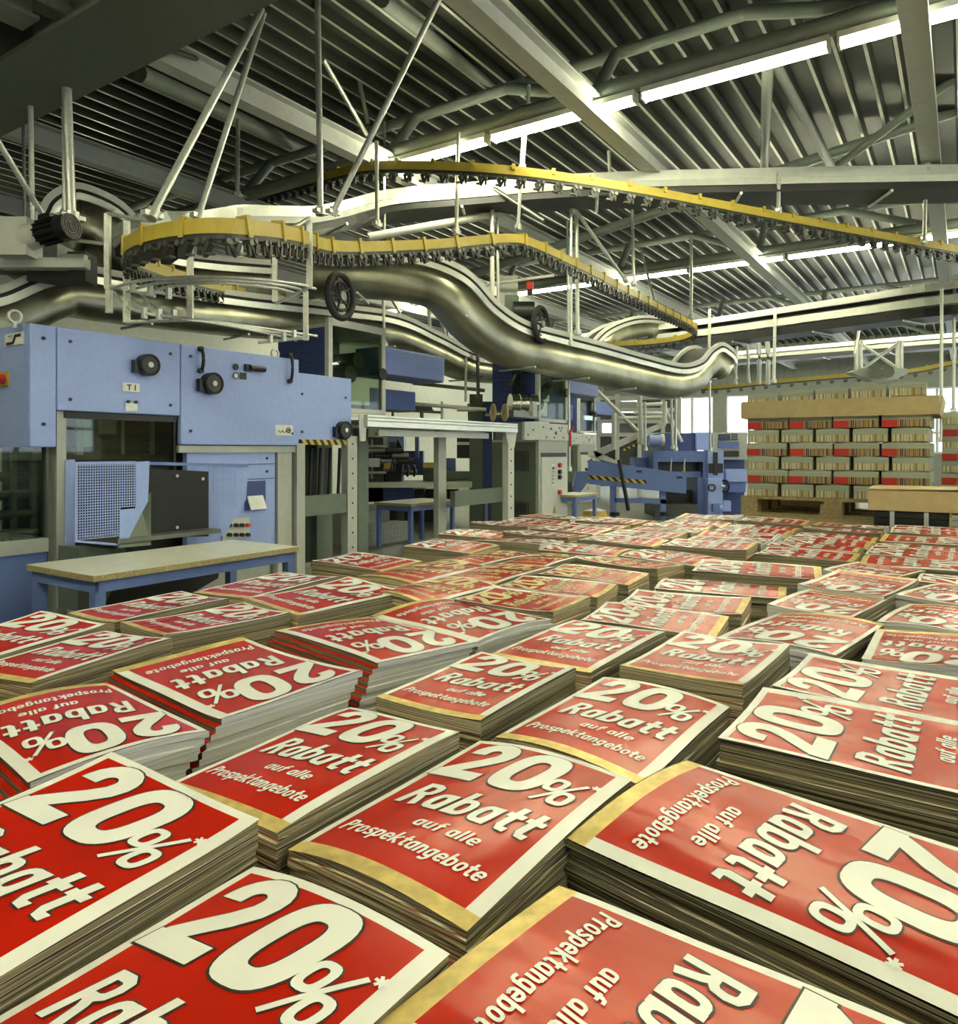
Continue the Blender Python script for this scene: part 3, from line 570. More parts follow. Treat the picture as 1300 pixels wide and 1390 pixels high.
for x, d in ((553, 11.9), (562, 12.1)): c = P(x, 639, d); MB().ring(c, (1, .2, 0), .08, .022).build('feed_wheel', 'black', bk); MB().cyl(c-Vector((.05, 0, 0)), c+Vector((.05, 0, 0)), .03).build('wheel_hub', 'steel', bk)
for q in range(6): c = P(500+q*8, 612+7*(q % 3), 11.9); MB().cyl(c, c+Vector((.25, .1, 0)), .05, 10).build('roller', 'black' if q % 2 else 'steel_dark', bk)
kb(486, 575, 664, 690, 12.6, .5, 'lower_body', 'grey_dark'); kb(560, 622, 664, 688, 13, .4, 'lower_body', 'grey_dark'); kb(505, 545, 640, 655, 12.3, .4, 'gear_case', 'black'); kb(528, 536, 600, 640, 12.1, .2, 'mast', 'grey_dark'); kb(574, 600, 640, 656, 12.9, .3, 'gear_case', 'blue_dark'); kb(563, 568, 590, 622, 12.8, .2, 'post', 'blue_mid')
for q in range(7): kb(494+q*3.2, 496+q*3.2, 596+5*(q % 3), 650, 12.0+.05*q, .05, 'rod', ('zinc', 'black', 'grey_green')[q % 3])
for q in range(5): kb(494, 524, 604+q*9, 607+q*9, 11.95, .05, 'rail_bar', ('zinc', 'grey_dark')[q % 2])
for q in range(4): kb(640+q*6, 644+q*6, 668, 735, 12.6, .1, 'leg', ('grey_dark', 'blue_mid', 'grey_green', 'grey')[q])
kb(500, 515, 622, 634, 11.8, .1, 'paper_tray', 'light_grey'); MB().cyl(P(535, 612, 11.9), P(530, 640, 11.9), .012).build('lever', 'black', bk)
MB().poly([P(540, 595, 12.2), P(548, 612, 12.2), P(545, 640, 12.2), P(535, 640, 12.2), P(534, 612, 12.2)], Vector((0, 1, 0)), .1).build('chute', 'black', bk)
pw = T('pipe_rack', 'rack of thin zinc pipes and brackets hung behind the transfer conveyor', 'pipes', P(590, 550, 11.5))
for k, (a, b) in enumerate((((520, 545), (660, 556)), ((530, 556), (600, 560)), ((560, 520), (658, 530)), ((600, 545), (600, 572)), ((572, 560), (574, 580)), ((533, 548), (533, 568)), ((620, 556), (648, 556)), ((636, 548), (637, 572)), ((615, 505), (655, 510)), ((632, 478), (632, 545)), ((648, 480), (649, 540)))): MB().cyl(P(*a, 11.5+.1*(k % 3)), P(*b, 11.5+.1*(k % 3)), .022 if k % 2 else .03).build('pipe', ('zinc', 'grey_green', 'steel_dark')[k % 3], pw)
MB().poly([P(x, y, 11.6) for x, y in ((533, 546), (585, 550), (587, 556), (540, 558))], Vector((0, 1, 0)), .3).build('duct_tray', 'grey_green', pw)
# ------------------------------------------------------------------ right hand blue line: sloping conveyor and trimmer
D1 = 13.2; YV = Vector((0, 1, 0))
sc_ = T('sloping_conveyor', 'blue sided sloping delivery conveyor with hazard stripes before the trimmer', 'conveyor', P(860, 701, D1))
def q4(pts, d): return [P(x, y, d) for x, y in pts]
MB().poly(q4([(798, 624), (932, 643), (931, 670), (798, 657)], D1), YV, .04).build('side_sheet', 'blue_mid', sc_)
MB().poly(q4([(798, 624), (932, 643), (931, 670), (798, 657)], D1+.6), YV, .04).build('side_sheet', 'blue_mid', sc_)
MB().poly(q4([(800, 636), (931, 652), (931, 656), (800, 640)], D1+.04), YV, .56).build('belt', 'rubber', sc_)
MB().poly(q4([(799, 645), (878, 652), (877, 657), (798, 650)], D1-.01), YV, .008).build('hazard_strip', 'hazard', sc_)
for x in (834, 902): MB().xy(P(x, 0, D1).x-.05, P(x, 0, D1).x+.05, D1+.1, D1+.2, 0, .75).build('leg', 'blue_mid', sc_); MB().cyl(P(x, 700, D1), P(x, 695, D1), .09, 10).build('foot', 'black', sc_)
MB().poly(q4([(834, 676), (904, 678), (904, 684), (834, 682)], D1+.1), YV, .08).build('stretcher', 'blue_mid', sc_)
for x, y in ((867, 640), (922, 648)): c = P(x, y, D1); MB().xy(c.x-.05, c.x+.05, D1-.006, D1, c.z-.02, c.z+.02).build('slot', 'black', sc_)
MB().poly(q4([(783, 640), (798, 640), (798, 655), (783, 674), (779, 660)], D1-.05), YV, .3).build('hopper', 'blue_mid', sc_)
MB().cyl(P(840, 624, D1-.2), P(853, 693, D1-.2), .035).build('prop_bar', 'black', sc_)
ib = T('incline_belt', 'pale grey incline belt climbing from the sloping conveyor to the overhead line', 'conveyor', P(802, 616, 14.4))
for k, off in enumerate((0, .5)):
    MB().poly(q4([(806, 612), (904, 571), (904, 578), (808, 622)], 14.2+off), YV, .05).build('side_rail', 'light_grey', ib)
MB().poly(q4([(806, 617), (904, 575), (904, 578), (806, 621)], 14.25), YV, .5).build('belt', 'rubber', ib)
MB().poly(q4([(846, 610), (880, 594), (880, 597), (846, 613)], 14.1), YV, .03).build('hazard_strip', 'hazard', ib)
MB().poly(q4([(803, 612), (808, 612), (838, 626), (838, 630), (803, 620)], 14.2), YV, .5).build('deflector', 'light_grey', ib)
c = P(889, 598, 14); MB().cyl(c-Vector((.12, 0, 0)), c+Vector((.12, 0, 0)), .11, 14).build('motor', 'blue', ib); MB().cyl(c+Vector((.1, 0, 0)), c+Vector((.16, 0, 0)), .13, 14).build('motor_flange', 'zinc', ib)
for a, b in (((868, 536), (871, 604)), ((902, 545), (902, 575)), ((833, 560), (833, 610))): MB().cyl(P(*a, 14.1), P(*b, 14.1), .045).build('support_post', 'light_grey', ib)
for a, b in (((838, 568), (902, 566)), ((868, 550), (902, 548)), ((810, 530), (870, 590)), ((900, 550), (925, 600)), ((860, 560), (900, 562))): MB().cyl(P(*a, 14.6), P(*b, 14.6), .04).build('brace', 'light_grey', ib)
tr = T('trimmer', 'blue three knife trimmer with black openings, dial and handwheels by the pallets', 'machine', P(935, 702, D1-.2))
dT = 14.0
def tx(x0, x1, y0, y1, d, t, name, m):
    a, b = P(x0, y1, d), P(x1, y0, d); return MB().xy(a.x, b.x, d, d+t, max(0, a.z), b.z).build(name, m, tr)
tx(887, 961, 612, 627, dT, 1., 'upper_body', 'blue_mid'); tx(887, 893, 627, 640, dT, 1., 'upper_body', 'blue_mid'); tx(954, 961, 627, 648, dT, 1., 'upper_body', 'blue_mid'); tx(887, 961, 640, 648, dT+.1, .9, 'upper_body', 'blue_mid')
tx(892, 955, 626, 641, dT+.3, .05, 'knife_opening', 'black'); tx(947, 961, 648, 703, dT, 1., 'side_column', 'blue_mid'); tx(900, 947, 665, 687, dT+.4, .05, 'delivery_opening', 'black'); tx(889, 947, 685, 702, dT-.1, .9, 'base_box', 'grey_dark')
tx(961, 982, 612, 650, dT-.1, 1., 'front_column', 'blue'); tx(961, 981, 650, 703, dT-.25, 1.1, 'drive_cover', 'blue')
for x in (966, 977): tx(x-4, x+4, 629, 642, dT-.13, .03, 'inspection_glass', 'black'); 
tx(969, 974, 614, 645, dT-.14, .04, 'slide_bar', 'black')
c = P(984, 660, dT-.3); MB().ring(c, (1, .4, 0), .11, .018).build('handwheel', 'black', tr); MB().cyl(c, c+Vector((-.08, 0, 0)), .025).build('wheel_hub', 'zinc', tr)
c = P(966, 662, dT-.3); MB().ring(c, (.3, 1, 0), .06, .014).build('handwheel', 'black', tr)
tx(968, 979, 684, 695, dT-.35, .1, 'motor_box', 'blue_mid'); MB().cyl(P(975, 690, dT-.3), P(980, 690, dT-.3), .08, 14).build('drive_motor', 'blue', tr)
tx(945, 962, 587, 611, dT+.5, .8, 'rear_hood', 'blue'); tx(900, 946, 588, 612, dT+.6, .8, 'rear_hood', 'blue_dark'); tx(862, 890, 621, 640, dT+.5, .5, 'feed_guard', 'blue_mid')
for x in (911, 929): MB().cyl(P(x, 622, dT-.05), P(x-1, 640, dT-.05), .014).build('pin', 'zinc', tr)
MB().poly(q4([(926, 641), (930, 637), (931, 641)], dT-.1), YV, .1).build('pointer', 'yellow', tr)
tw = T('delivery_tower', 'pale lattice delivery tower standing between the incline belt and the windows', 'machine', P(860, 690, 19.6))
for x in (812, 838, 868, 900, 922): MB().xy(P(x, 0, 19.6).x-.05, P(x, 0, 19.6).x+.05, 19.6, 19.7, 0, P(0, 535, 19.6).z).build('post', 'light_grey', tw)
for y in (540, 556, 572, 590): MB().xy(P(812, 0, 19.6).x, P(922, 0, 19.6).x, 19.62, 19.68, P(0, y, 19.6).z-.05, P(0, y, 19.6).z+.05).build('cross_rail', 'light_grey', tw)
for i, (x0, x1, y0, y1, m) in enumerate(((814, 836, 541, 570, 'grey_green'), (840, 866, 545, 556, 'grey'), (842, 866, 560, 588, 'wall_dark'), (870, 898, 541, 556, 'grey_dark'), (872, 898, 560, 600, 'grey_green'), (902, 921, 542, 600, 'grey_dark'), (814, 866, 592, 660, 'grey_dark'), (868, 921, 600, 660, 'wall_dark'))): MB().xy(P(x0, 0, 19.8).x, P(x1, 0, 19.8).x, 19.8+.05*(i % 3), 20.1, P(0, y1, 19.8).z, P(0, y0, 19.8).z).build('panel', m, tw)
cs = T('control_console', 'grey control console with display and keypad behind the handwheel trimmer', 'console', P(990, 700, 14.6))
def cx_(x0, x1, y0, y1, d, t, name, m, par=None):
    a, b = P(x0, y1, d), P(x1, y0, d); return MB().xy(a.x, b.x, d, d+t, max(0, a.z), b.z).build(name, m, par or cs)
h_ = cx_(967, 1014, 587, 624, 14.5, .6, 'console_head', 'grey'); cx_(975, 991, 589, 598, 14.48, .02, 'display', 'grey_dark', h_); cx_(977, 989, 591, 596, 14.46, .02, 'screen', 'blue_dark', h_)
for i in range(3):
    for j in range(3): cx_(993+i*3, 995+i*3, 589+j*3.2, 591+j*3.2, 14.48, .02, 'key', 'black', h_)
cx_(975, 1003, 600, 608, 14.46, .04, 'drawer_front', 'blue_mid', h_); cx_(980, 1003, 612, 620, 14.46, .04, 'drawer_front', 'black', h_); cx_(985, 1014, 637, 654, 14.2, .5, 'side_box', 'blue'); cx_(988, 1012, 654, 668, 14.3, .4, 'lower_box', 'blue_mid'); cx_(972, 1010, 624, 700, 14.8, .4, 'pedestal', 'blue_dark'); cx_(982, 992, 680, 694, 14.2, .3, 'plinth_box', 'blue')
sk = T('waste_sack', 'yellow paper sack slumped under the small table by the cabinet', 'sack', P(808, 694, 12.4))
mb = MB(); c = P(808, 690, 12.2); 
pts = []; nr, ns = 6, 14
for i in range(nr+1):
    t = i/nr; 
    for j in range(ns): q = 2*math.pi*j/ns; r = (.28 if i < 4 else .2)*(1-.25*abs(t-.4))*(1+.12*math.sin(3*q+i)); pts.append(Vector((c.x+r*math.cos(q)*1.1, c.y+r*math.sin(q)*.7, .0+t*.26)))
mb.add(pts, [(i*ns+j, i*ns+(j+1) % ns, (i+1)*ns+(j+1) % ns, (i+1)*ns+j) for i in range(nr) for j in range(ns)]+[list(range(ns))[::-1]], 0, True); mb.build('sack_body', 'orange_bag', sk)
mb = MB(); mb.add([p+UP*.0 for p in pts[-ns:]]+[Vector((c.x, c.y, .31))], [(j, (j+1) % ns, ns) for j in range(ns)], 0); mb.build('sack_fill', 'paper_white', sk)
# ------------------------------------------------------------------ overhead conveyors (polished trough belts)
def trough(name, label, pts, w=.42, h=.3, k=6, belly='brushed'):
    path = smooth(pts, k); o = T(name, label, 'conveyor', path[0])
    pr = [(w/2, -.06)]+[(w/2*math.copysign(abs(math.cos(q))**.5, math.cos(q)), -.06-h*.45-h*.55*abs(math.sin(q))**.8) for q in [math.pi*i/14 for i in range(15)]]+[(-w/2, -.06)]
    MB().sweep(path, pr).build('trough', belly, o)
    for s_ in (-1, 1):
        MB().sweep(path, [(s_*w/2-.02, -.07), (s_*w/2+.035, -.07), (s_*w/2+.035, -.005), (s_*w/2-.02, -.005)], sm=False).build('side_rail', 'alu', o)
        MB().sweep(path, [(s_*w/2-.015, -.005), (s_*w/2+.015, -.005), (s_*w/2+.015, .03), (s_*w/2-.015, .03)], sm=False).build('rail_gap', 'rubber', o)
        MB().sweep(path, [(s_*w/2-.02, .03), (s_*w/2+.03, .03), (s_*w/2+.03, .09), (s_*w/2-.02, .09)], sm=False).build('top_rail', 'light_grey', o)
    MB().sweep(path, [(-w/2+.03, .005), (w/2-.03, .005), (w/2-.03, .02), (-w/2+.03, .02)], sm=False).build('belt', 'rubber', o)
    for p, t in along(path, 1.1):
        e = t.cross(UP).normalized(); mb = MB(); q = p+e*(w/2+.05)
        mb.tube([q+UP*.12, q-UP*(h+.08)], .016); mb.build('bracket', 'zinc', o); MB().tube([p+e*(w/2+.05)-UP*(h+.07), p-e*(w/2+.05)-UP*(h+.07)], .014).build('cross_bar', 'zinc', o)
    return o
trough('trough_conveyor', 'polished steel trough conveyor dipping in an S bend past the black wheel', [P(*p) for p in ((430, 352, 8.4), (500, 352, 8.3), (570, 360, 8.4), (615, 380, 8.5), (650, 420, 8.7), (690, 448, 9.0), (740, 462, 9.5), (800, 477, 10.2), (860, 493, 10.9), (905, 503, 11.4), (930, 498, 11.7), (945, 482, 12.), (960, 474, 12.3), (974, 482, 12.5), (980, 492, 12.6))], .5, .37)
trough('trough_conveyor', 'humped polished trough conveyor with brown stains behind the gear motor', [P(*p) for p in ((15, 370, 6.9), (40, 330, 6.9), (70, 290, 7), (105, 272, 7.1), (140, 285, 7.2), (175, 325, 7.4), (210, 352, 7.6), (270, 362, 8), (350, 368, 8.6))], .45, .34)
trough('trough_conveyor', 'low polished trough conveyor passing right above the blue hood', [P(*p) for p in ((-60, 420, 6.2), (0, 408, 6.4), (50, 384, 6.6), (85, 376, 6.8), (140, 385, 7.1), (220, 398, 7.6), (320, 412, 8.2), (430, 424, 9), (520, 436, 10), (580, 462, 11), (640, 488, 12), (720, 492, 13))], .45, .3)
trough('trough_conveyor', 'pale trough conveyor curving behind the far end of the yellow rail', [P(*p) for p in ((790, 478, 15), (815, 452, 15.2), (850, 438, 15.5), (885, 438, 15.8), (920, 448, 16.2), (980, 455, 17))], .5, .3)
def beltline(name, label, pts, w=.5, h=.28, k=5):
    path = smooth(pts, k); o = T(name, label, 'conveyor', path[0])
    for s_ in (-1, 1):
        MB().sweep(path, [(s_*w/2-.02, -.11), (s_*w/2+.02, -.11), (s_*w/2+.02, -.02), (s_*w/2+.035, -.02), (s_*w/2+.035, 0), (s_*w/2-.02, 0)], sm=False).build('side_rail', 'alu', o)
        MB().sweep(path, [(s_*w/2-.015, -.02-h*.62), (s_*w/2+.015, -.02-h*.62), (s_*w/2+.015, -h*.4), (s_*w/2-.015, -h*.4)], sm=False).build('lower_rail', 'light_grey', o)
    MB().sweep(path, [(-w/2+.02, -.04), (w/2-.02, -.04), (w/2-.02, -.06), (-w/2+.02, -.06)], sm=False).build('belt', 'rubber', o)
    MB().sweep(path, [(-w/2, -h), (w/2, -h), (w/2, -h*.72), (-w/2, -h*.72)], sm=False).build('return_belt', 'black', o)
    for p, t in along(path, 1.6):
        e = t.cross(UP).normalized(); MB().tube([p-e*w*.55-UP*(h+.02), p+e*w*.55-UP*(h+.02)], .018).build('cross_bar', 'zinc', o)
    return o
beltline('belt_conveyor', 'long straight silver belt conveyor with black underside above the yellow rail', [P(*p) for p in ((1500, 232, 8.2), (1300, 235, 8.35), (1060, 239, 8.5), (800, 246, 8.8), (640, 258, 9.0), (520, 268, 9.0), (430, 284, 8.6), (360, 285, 8.0), (290, 284, 7.4), (225, 298, 6.9), (190, 320, 7.1))], .5, .26)
beltline('belt_conveyor', 'wide grey belt conveyor crossing the hall beneath the second lamp row', [P(*p) for p in ((1500, 372, 10.5), (1300, 386, 11.3), (1150, 408, 12.8), (960, 436, 15), (800, 455, 17.5))], .6, .5)
beltline('belt_conveyor', 'distant silver belt conveyor under the third lamp row', [P(*p) for p in ((1480, 440, 17), (1280, 455, 18.5), (1100, 470, 20.5), (960, 482, 22.5))], .5, .35)
# ------------------------------------------------------------------ yellow gripper rails
def gripper_mesh():
    mb = MB(); X = XYZ
    mb.box((0, 0, -.028), .085, .03, .03, X, 1); mb.cyl((-.03, -.03, -.03), (-.03, .03, -.03), .019, 8, 1); mb.cyl((.022, -.028, -.022), (.022, .028, -.022), .015, 8, 1)
    mb.box((.03, 0, -.068), .03, .045, .07, (Vector((.9, 0, -.43)), X[1], Vector((.43, 0, .9))), 0); mb.box((.0, 0, -.075), .022, .03, .09, (Vector((.9, 0, .43)), X[1], Vector((-.43, 0, .9))), 0)
    mb.box((-.03, 0, -.075), .02, .02, .06, X, 0); mb.box((.045, 0, -.1), .05, .04, .012, X, 1)
    return mb.mesh('gripper', ['gripper', 'gripper_metal'])
GM = gripper_mesh()
cm = MB(); cm.box((0, -.035, .0), .035, .012, .12, XYZ); cm.box((0, 0, .062), .03, .08, .014, XYZ); cm.box((0, .035, .04), .035, .012, .06, XYZ); CM = cm.mesh('clip', 'yellow')
def rail(label, pts, k=8, step=.16, clip=.42, h=.09):
    path = smooth(pts, k); o = T('gripper_rail', label, 'rail', path[0])
    MB().sweep(path, [(-.028, -h/2), (.028, -h/2), (.028, h/2), (-.028, h/2)], sm=False).build('rail', 'yellow', o)
    MB().sweep(path, [(-.022, -h/2-.03), (.022, -h/2-.03), (.022, -h/2), (-.022, -h/2)], sm=False).build('chain_track', 'gripper', o)
    for (dat, nm, stp, z) in ((GM, 'gripper', step, -h/2-.012), (CM, 'clip', clip, 0)):
        for p, t in along(path, stp):
            g = link(nm, dat, o); q = t.to_track_quat('X', 'Z'); g.location = p+UP*z-Vector(o['_loc']); g.rotation_mode = 'QUATERNION'; g.rotation_quaternion = q
    return o
rail('yellow gripper rail looping above the blue hood and running off to the far turn', [P(*p) for p in ((330, 398, 8.4), (255, 378, 7.), (205, 362, 6.), (176, 348, 5.3), (174, 334, 4.9), (205, 319, 4.55), (255, 310, 4.35), (310, 308, 4.3), (370, 313, 4.7), (410, 322, 5.3), (445, 333, 6), (500, 335, 6.5), (600, 331, 7.2), (690, 324, 7.6), (725, 332, 7.9), (780, 358, 8.8), (850, 394, 10.2), (900, 420, 11.6), (935, 438, 13), (944, 448, 13.8), (925, 458, 14), (870, 465, 13.8), (815, 467, 13.6))])
rail('yellow gripper rail sweeping high under the roof beside the silver belt conveyor', [P(*p) for p in ((1420, 360, 10.4), (1300, 339, 9.6), (1130, 308, 8.7), (1000, 283, 8.2), (880, 260, 7.9), (770, 242, 7.7), (690, 232, 7.6), (620, 227, 7.6), (540, 225, 7.8), (490, 228, 8.3), (430, 243, 9.2), (350, 264, 10.4), (290, 280, 11.4))], step=.2)
rail('lower yellow gripper rail descending behind the feeder to the stacker towers', [P(*p) for p in ((300, 392, 7.9), (380, 406, 8.8), (480, 430, 10.3), (570, 453, 12), (650, 478, 14.3), (700, 490, 16))], step=.17)
rail('far yellow gripper rail above the magazine pallet and the windows', [P(*p) for p in ((1400, 478, 16), (1300, 491, 17), (1230, 504, 17.5), (1120, 512, 18), (1030, 520, 18.6), (960, 526, 19), (900, 522, 19.5))], step=.3, clip=.8)
# carriage of the far rail
rc = T('rail_carriage', 'grey drive carriage hung from crossed stays over the magazine pallet', 'drive', P(1200, 505, 16.8))
MB().poly([P(x, y, 16.8) for x, y in ((1155, 505), (1170, 500), (1230, 500), (1232, 507), (1215, 515), (1185, 517))], YV, .3).build('carriage_plate', 'grey', rc)
for x in (1188, 1205): MB().cyl(P(x, 505, 16.7), P(x, 505, 16.5), .13, 14).build('carriage_roller', 'steel_dark', rc)
for x in (1162, 1168, 1218, 1223): MB().cyl(P(x, 462, 16.9), P(x, 503, 16.9), .045).build('hanger', 'zinc', rc)
for a, b in (((1166, 465), (1218, 500)), ((1220, 465), (1172, 500))): MB().cyl(P(*a, 16.9), P(*b, 16.9), .035).build('stay', 'zinc', rc)
# ------------------------------------------------------------------ hanging poles and stays
def pole(a, b, da, db, r, label, clamp=True, m='zinc'):
    A, B = P(*a, da), P(*b, db); o = T('hanger_pole', label, 'pole', B)
    MB().cyl(A, B, r, 10).build('tube', m, o)
    if clamp:
        t = (A-B).normalized(); MB().cyl(B, B+t*.07, r*1.7, 8).build('clamp', 'zinc', o)
        MB().box(B+t*.03, r*5, r*2.2, .035).build('clamp_plate', 'zinc', o)
    return o
pole((430, -60), (435, 292), 7.0, 7.0, .03, 'tall zinc pole holding the loop end of the silver belt conveyor')
pole((88, 58), (97, 300), 5.9, 5.9, .038, 'thick zinc post beside the gear motor')
pole((85, 58), (87, 300), 6.3, 6.3, .014, 'thin rod next to the thick zinc post by the gear motor')
pole((41, 115), (44, 312), 6.2, 6.2, .022, 'zinc pole hung beside the humped conveyor')
pole((31, 130), (34, 312), 6.6, 6.6, .014, 'thin rod hung behind the humped conveyor', m='steel_dark')
pole((-10, 180), (68, 308), 5.4, 6.0, .022, 'slanting stay reaching the top of the gear motor')
pole((355, 12), (204, 296), 5.8, 4.9, .027, 'long slanting stay holding the near side of the yellow loop')
pole((358, 18), (268, 298), 6.2, 5.6, .024, 'second slanting stay beside the long stay to the yellow loop')
pole((600, -10), (450, 292), 6.6, 6.9, .028, 'long slanting stay down to the zinc pole clamp')
pole((464, -10), (499, 168), 8, 8.6, .026, 'grey green slanting roof strut above the yellow rail', False, 'beam_green')
pole((438, 80), (497, 182), 7.2, 8.4, .024, 'short slanting strut from the tall zinc pole', False)
pole((323, 162), (322, 268), 8.6, 8.6, .025, 'short hanger pole above the far side of the loop')
pole((511, 192), (512, 308), 7.7, 7.7, .022, 'hanger pole passing the crest of the high yellow rail')
pole((522, 165), (522, 320), 8.8, 8.8, .013, 'thin rod beyond the crest of the high yellow rail')
pole((622, 180), (619, 318), 7.9, 7.9, .022, 'hanger pole below the bright lamp end')
pole((718, 115), (709, 232), 7.6, 7.8, .02, 'hanger pole from the light beam to the high rail')
pole((711, 160), (703, 312), 7.9, 8.0, .018, 'second hanger pole from the light beam to the low rail')
pole((540, 170), (738, 300), 9.4, 8.4, .024, 'long dark stay crossing behind the high yellow rail', False, 'steel_dark')
pole((668, 276), (668, 425), 9.0, 9.0, .03, 'thick zinc column beside the S bend')
pole((675, 280), (676, 425), 9.2, 9.2, .02, 'zinc column paired with the thick one beside the S bend')
pole((775, 276), (775, 470), 9.0, 9.0, .018, 'white pole by the red lamp support')
pole((782, 292), (784, 455), 9.3, 9.3, .026, 'white column by the red lamp support')
pole((777, 280), (850, 382), 9.0, 10, .022, 'slanting stay down to the low yellow rail')
pole((858, 285), (860, 388), 10, 10, .02, 'hanger pole to the middle of the low yellow rail')
pole((938, 322), (938, 432), 12, 12, .024, 'hanger pole near the far turn of the low rail')
pole((870, 340), (888, 408), 12, 11.2, .02, 'thin slanting stay to the low rail', False)
pole((826, 205), (828, 244), 8.6, 8.6, .02, 'short bracket pole on the silver belt conveyor')
pole((1057, 234), (1056, 290), 8.2, 8.4, .022, 'bracket post between the silver conveyor and the high rail')
pole((1256, 190), (1258, 236), 8.2, 8.2, .04, 'stout post hanging from the roof beam onto the silver conveyor')
pole((1256, 262), (1254, 330), 8.4, 9.2, .02, 'hanger between the silver conveyor and the right end of the high rail')
pole((1052, 420), (1050, 520), 13.5, 13.5, .03, 'tall pole left of the magazine pallet')
pole((1278, 392), (1277, 600), 11, 11, .024, 'slim upright pole right of the magazine pallet')
pole((1295, 388), (1294, 560), 11.3, 11.3, .024, 'slim upright pole at the far right beside the pallets')
pole((770, 300), (773, 640), 10.2, 10.2, .016, 'slim upright pole in front of the stacker door')
pole((963, 420), (962, 520), 14, 14, .028, 'pole at the far turn of the yellow rail')
pole((520, 378), (521, 470), 9.6, 9.6, .022, 'white post behind the glass door unit')
pole((520, 385), (553, 445), 9.6, 11, .02, 'slanting white stay over the lower yellow rail', False)
pole((582, 412), (584, 460), 12.4, 12.4, .03, 'white post over the lower yellow rail'); pole((591, 412), (606, 462), 12.4, 12.8, .025, 'slanting white stay beside the white post', False)
pole((608, 412), (608, 462), 12.6, 12.6, .03, 'second white post over the lower yellow rail')
pole((1014, 450), (1016, 520), 16, 16, .03, 'far white post beneath the third lamp row'); pole((1000, 470), (998, 522), 16, 16, .03, 'far thin post beneath the third lamp row'); pole((985, 465), (1000, 515), 16, 16, .03, 'far slanting post beneath the third lamp row', False)
pole((1175, 400), (1160, 480), 15, 15, .03, 'far slanting stay near the drive carriage', False)
for a, b, d, lab in (((875, 545), (876, 612), 13, 'slim steel rod standing over the incline belt'), ((911, 540), (913, 610), 13.2, 'pair of steel rods over the trimmer, the left one'), ((917, 540), (917, 612), 13.2, 'pair of steel rods over the trimmer, the right one'), ((963, 520), (964, 612), 13.4, 'white rod rising before the windows')):
    pole(a, b, d, d, .022, lab)
vh = T('shutoff_valve', 'red shutoff valve handle on the slim pole before the stacker door', 'valve', P(773, 598, 10.2))
MB().cyl(P(773, 582, 10.15), P(773, 588, 10.15), .035).build('valve_body', 'zinc', vh); MB().cyl(P(774, 588, 10.1), P(774, 606, 10.1), .018).build('handle', 'red', vh); MB().cyl(P(778, 578, 10.1), P(772, 590, 10.1), .016).build('lever', 'red', vh)
# inverted U hoops near the far end
for x0, x1, lab in ((1028, 1046, 'tall white tube hoop over the rear conveyors'), (1040, 1052, 'narrow white tube hoop over the rear conveyors')):
    o = T('tube_hoop', lab, 'hoop', P(x0, 520, 16)); MB().tube(smooth([P(x0-14, 462, 16), P(x0-4, 460, 16), P(x0+2, 470, 16), P(x0+2, 522, 16)], 5), .05).build('hoop', 'white', o)
# skeleton guide rods under the loop
gr = T('guide_basket', 'curved zinc guide rods hung beneath the yellow loop over the feeder', 'guide rails', P(300, 440, 5.6))
for k in range(3):
    o1 = k*14; MB().tube(smooth([P(150+o1*1.5, 392+k*4, 5.2), P(190+o1*1.4, 381+k*4, 4.9), P(260+o1*.6, 376+k*4, 4.7), P(340-o1*.4, 378+k*4, 4.8), P(405-o1, 386+k*3, 5.2), P(428-o1, 392+k*3, 5.6)], 5), .011).build('guide_rod', 'zinc', gr)
    MB().tube(smooth([P(155+o1*1.4, 396+k*3, 5.3), P(170+o1*1.5, 415+k*2, 5.2), P(210+o1*1.2, 428+k*2, 5.1), P(270+o1*.6, 434+k*2, 5.3), P(360, 446+k*3, 6), P(430-o1, 456+k*3, 6.6)], 5), .011).build('guide_rod', 'zinc', gr)
for (x, y0, y1, d) in ((146, 290, 392, 5.3), (148, 392, 425, 5.3), (172, 370, 438, 5.2), (258, 335, 436, 5.2), (420, 295, 392, 5.4), (415, 395, 462, 6.2), (373, 350, 410, 6.2), (326, 282, 350, 6.0), (172, 300, 330, 5.5)):
    MB().xy(P(x, 0, d).x-.02, P(x, 0, d).x+.02, d-.015, d+.015, P(0, y1, d).z, P(0, y0, d).z).build('upright', 'zinc', gr)
for a, b, d0, d1 in (((146, 290), (205, 300), 5.3, 5.1), ((148, 388), (210, 402), 5.3, 5.2), ((172, 437), (255, 434), 5.2, 5.2), ((392, 312), (420, 296), 5.2, 5.4), ((375, 412), (422, 388), 5.8, 5.4), ((100, 326), (150, 332), 5.9, 5.3), ((350, 465), (420, 458), 6.2, 6.3)):
    MB().cyl(P(*a, d0), P(*b, d1), .014).build('cross_rod', 'zinc', gr)
for x, y, d in ((180, 389, 5), (204, 394, 4.95), (229, 398, 4.9), (196, 425, 5.1), (216, 427, 5.1), (236, 428, 5.15), (367, 459, 6.1), (385, 457, 6.2), (399, 454, 6.3)): MB().box(P(x, y, d), .03, .03, .075).build('rod_holder', 'zinc', gr)
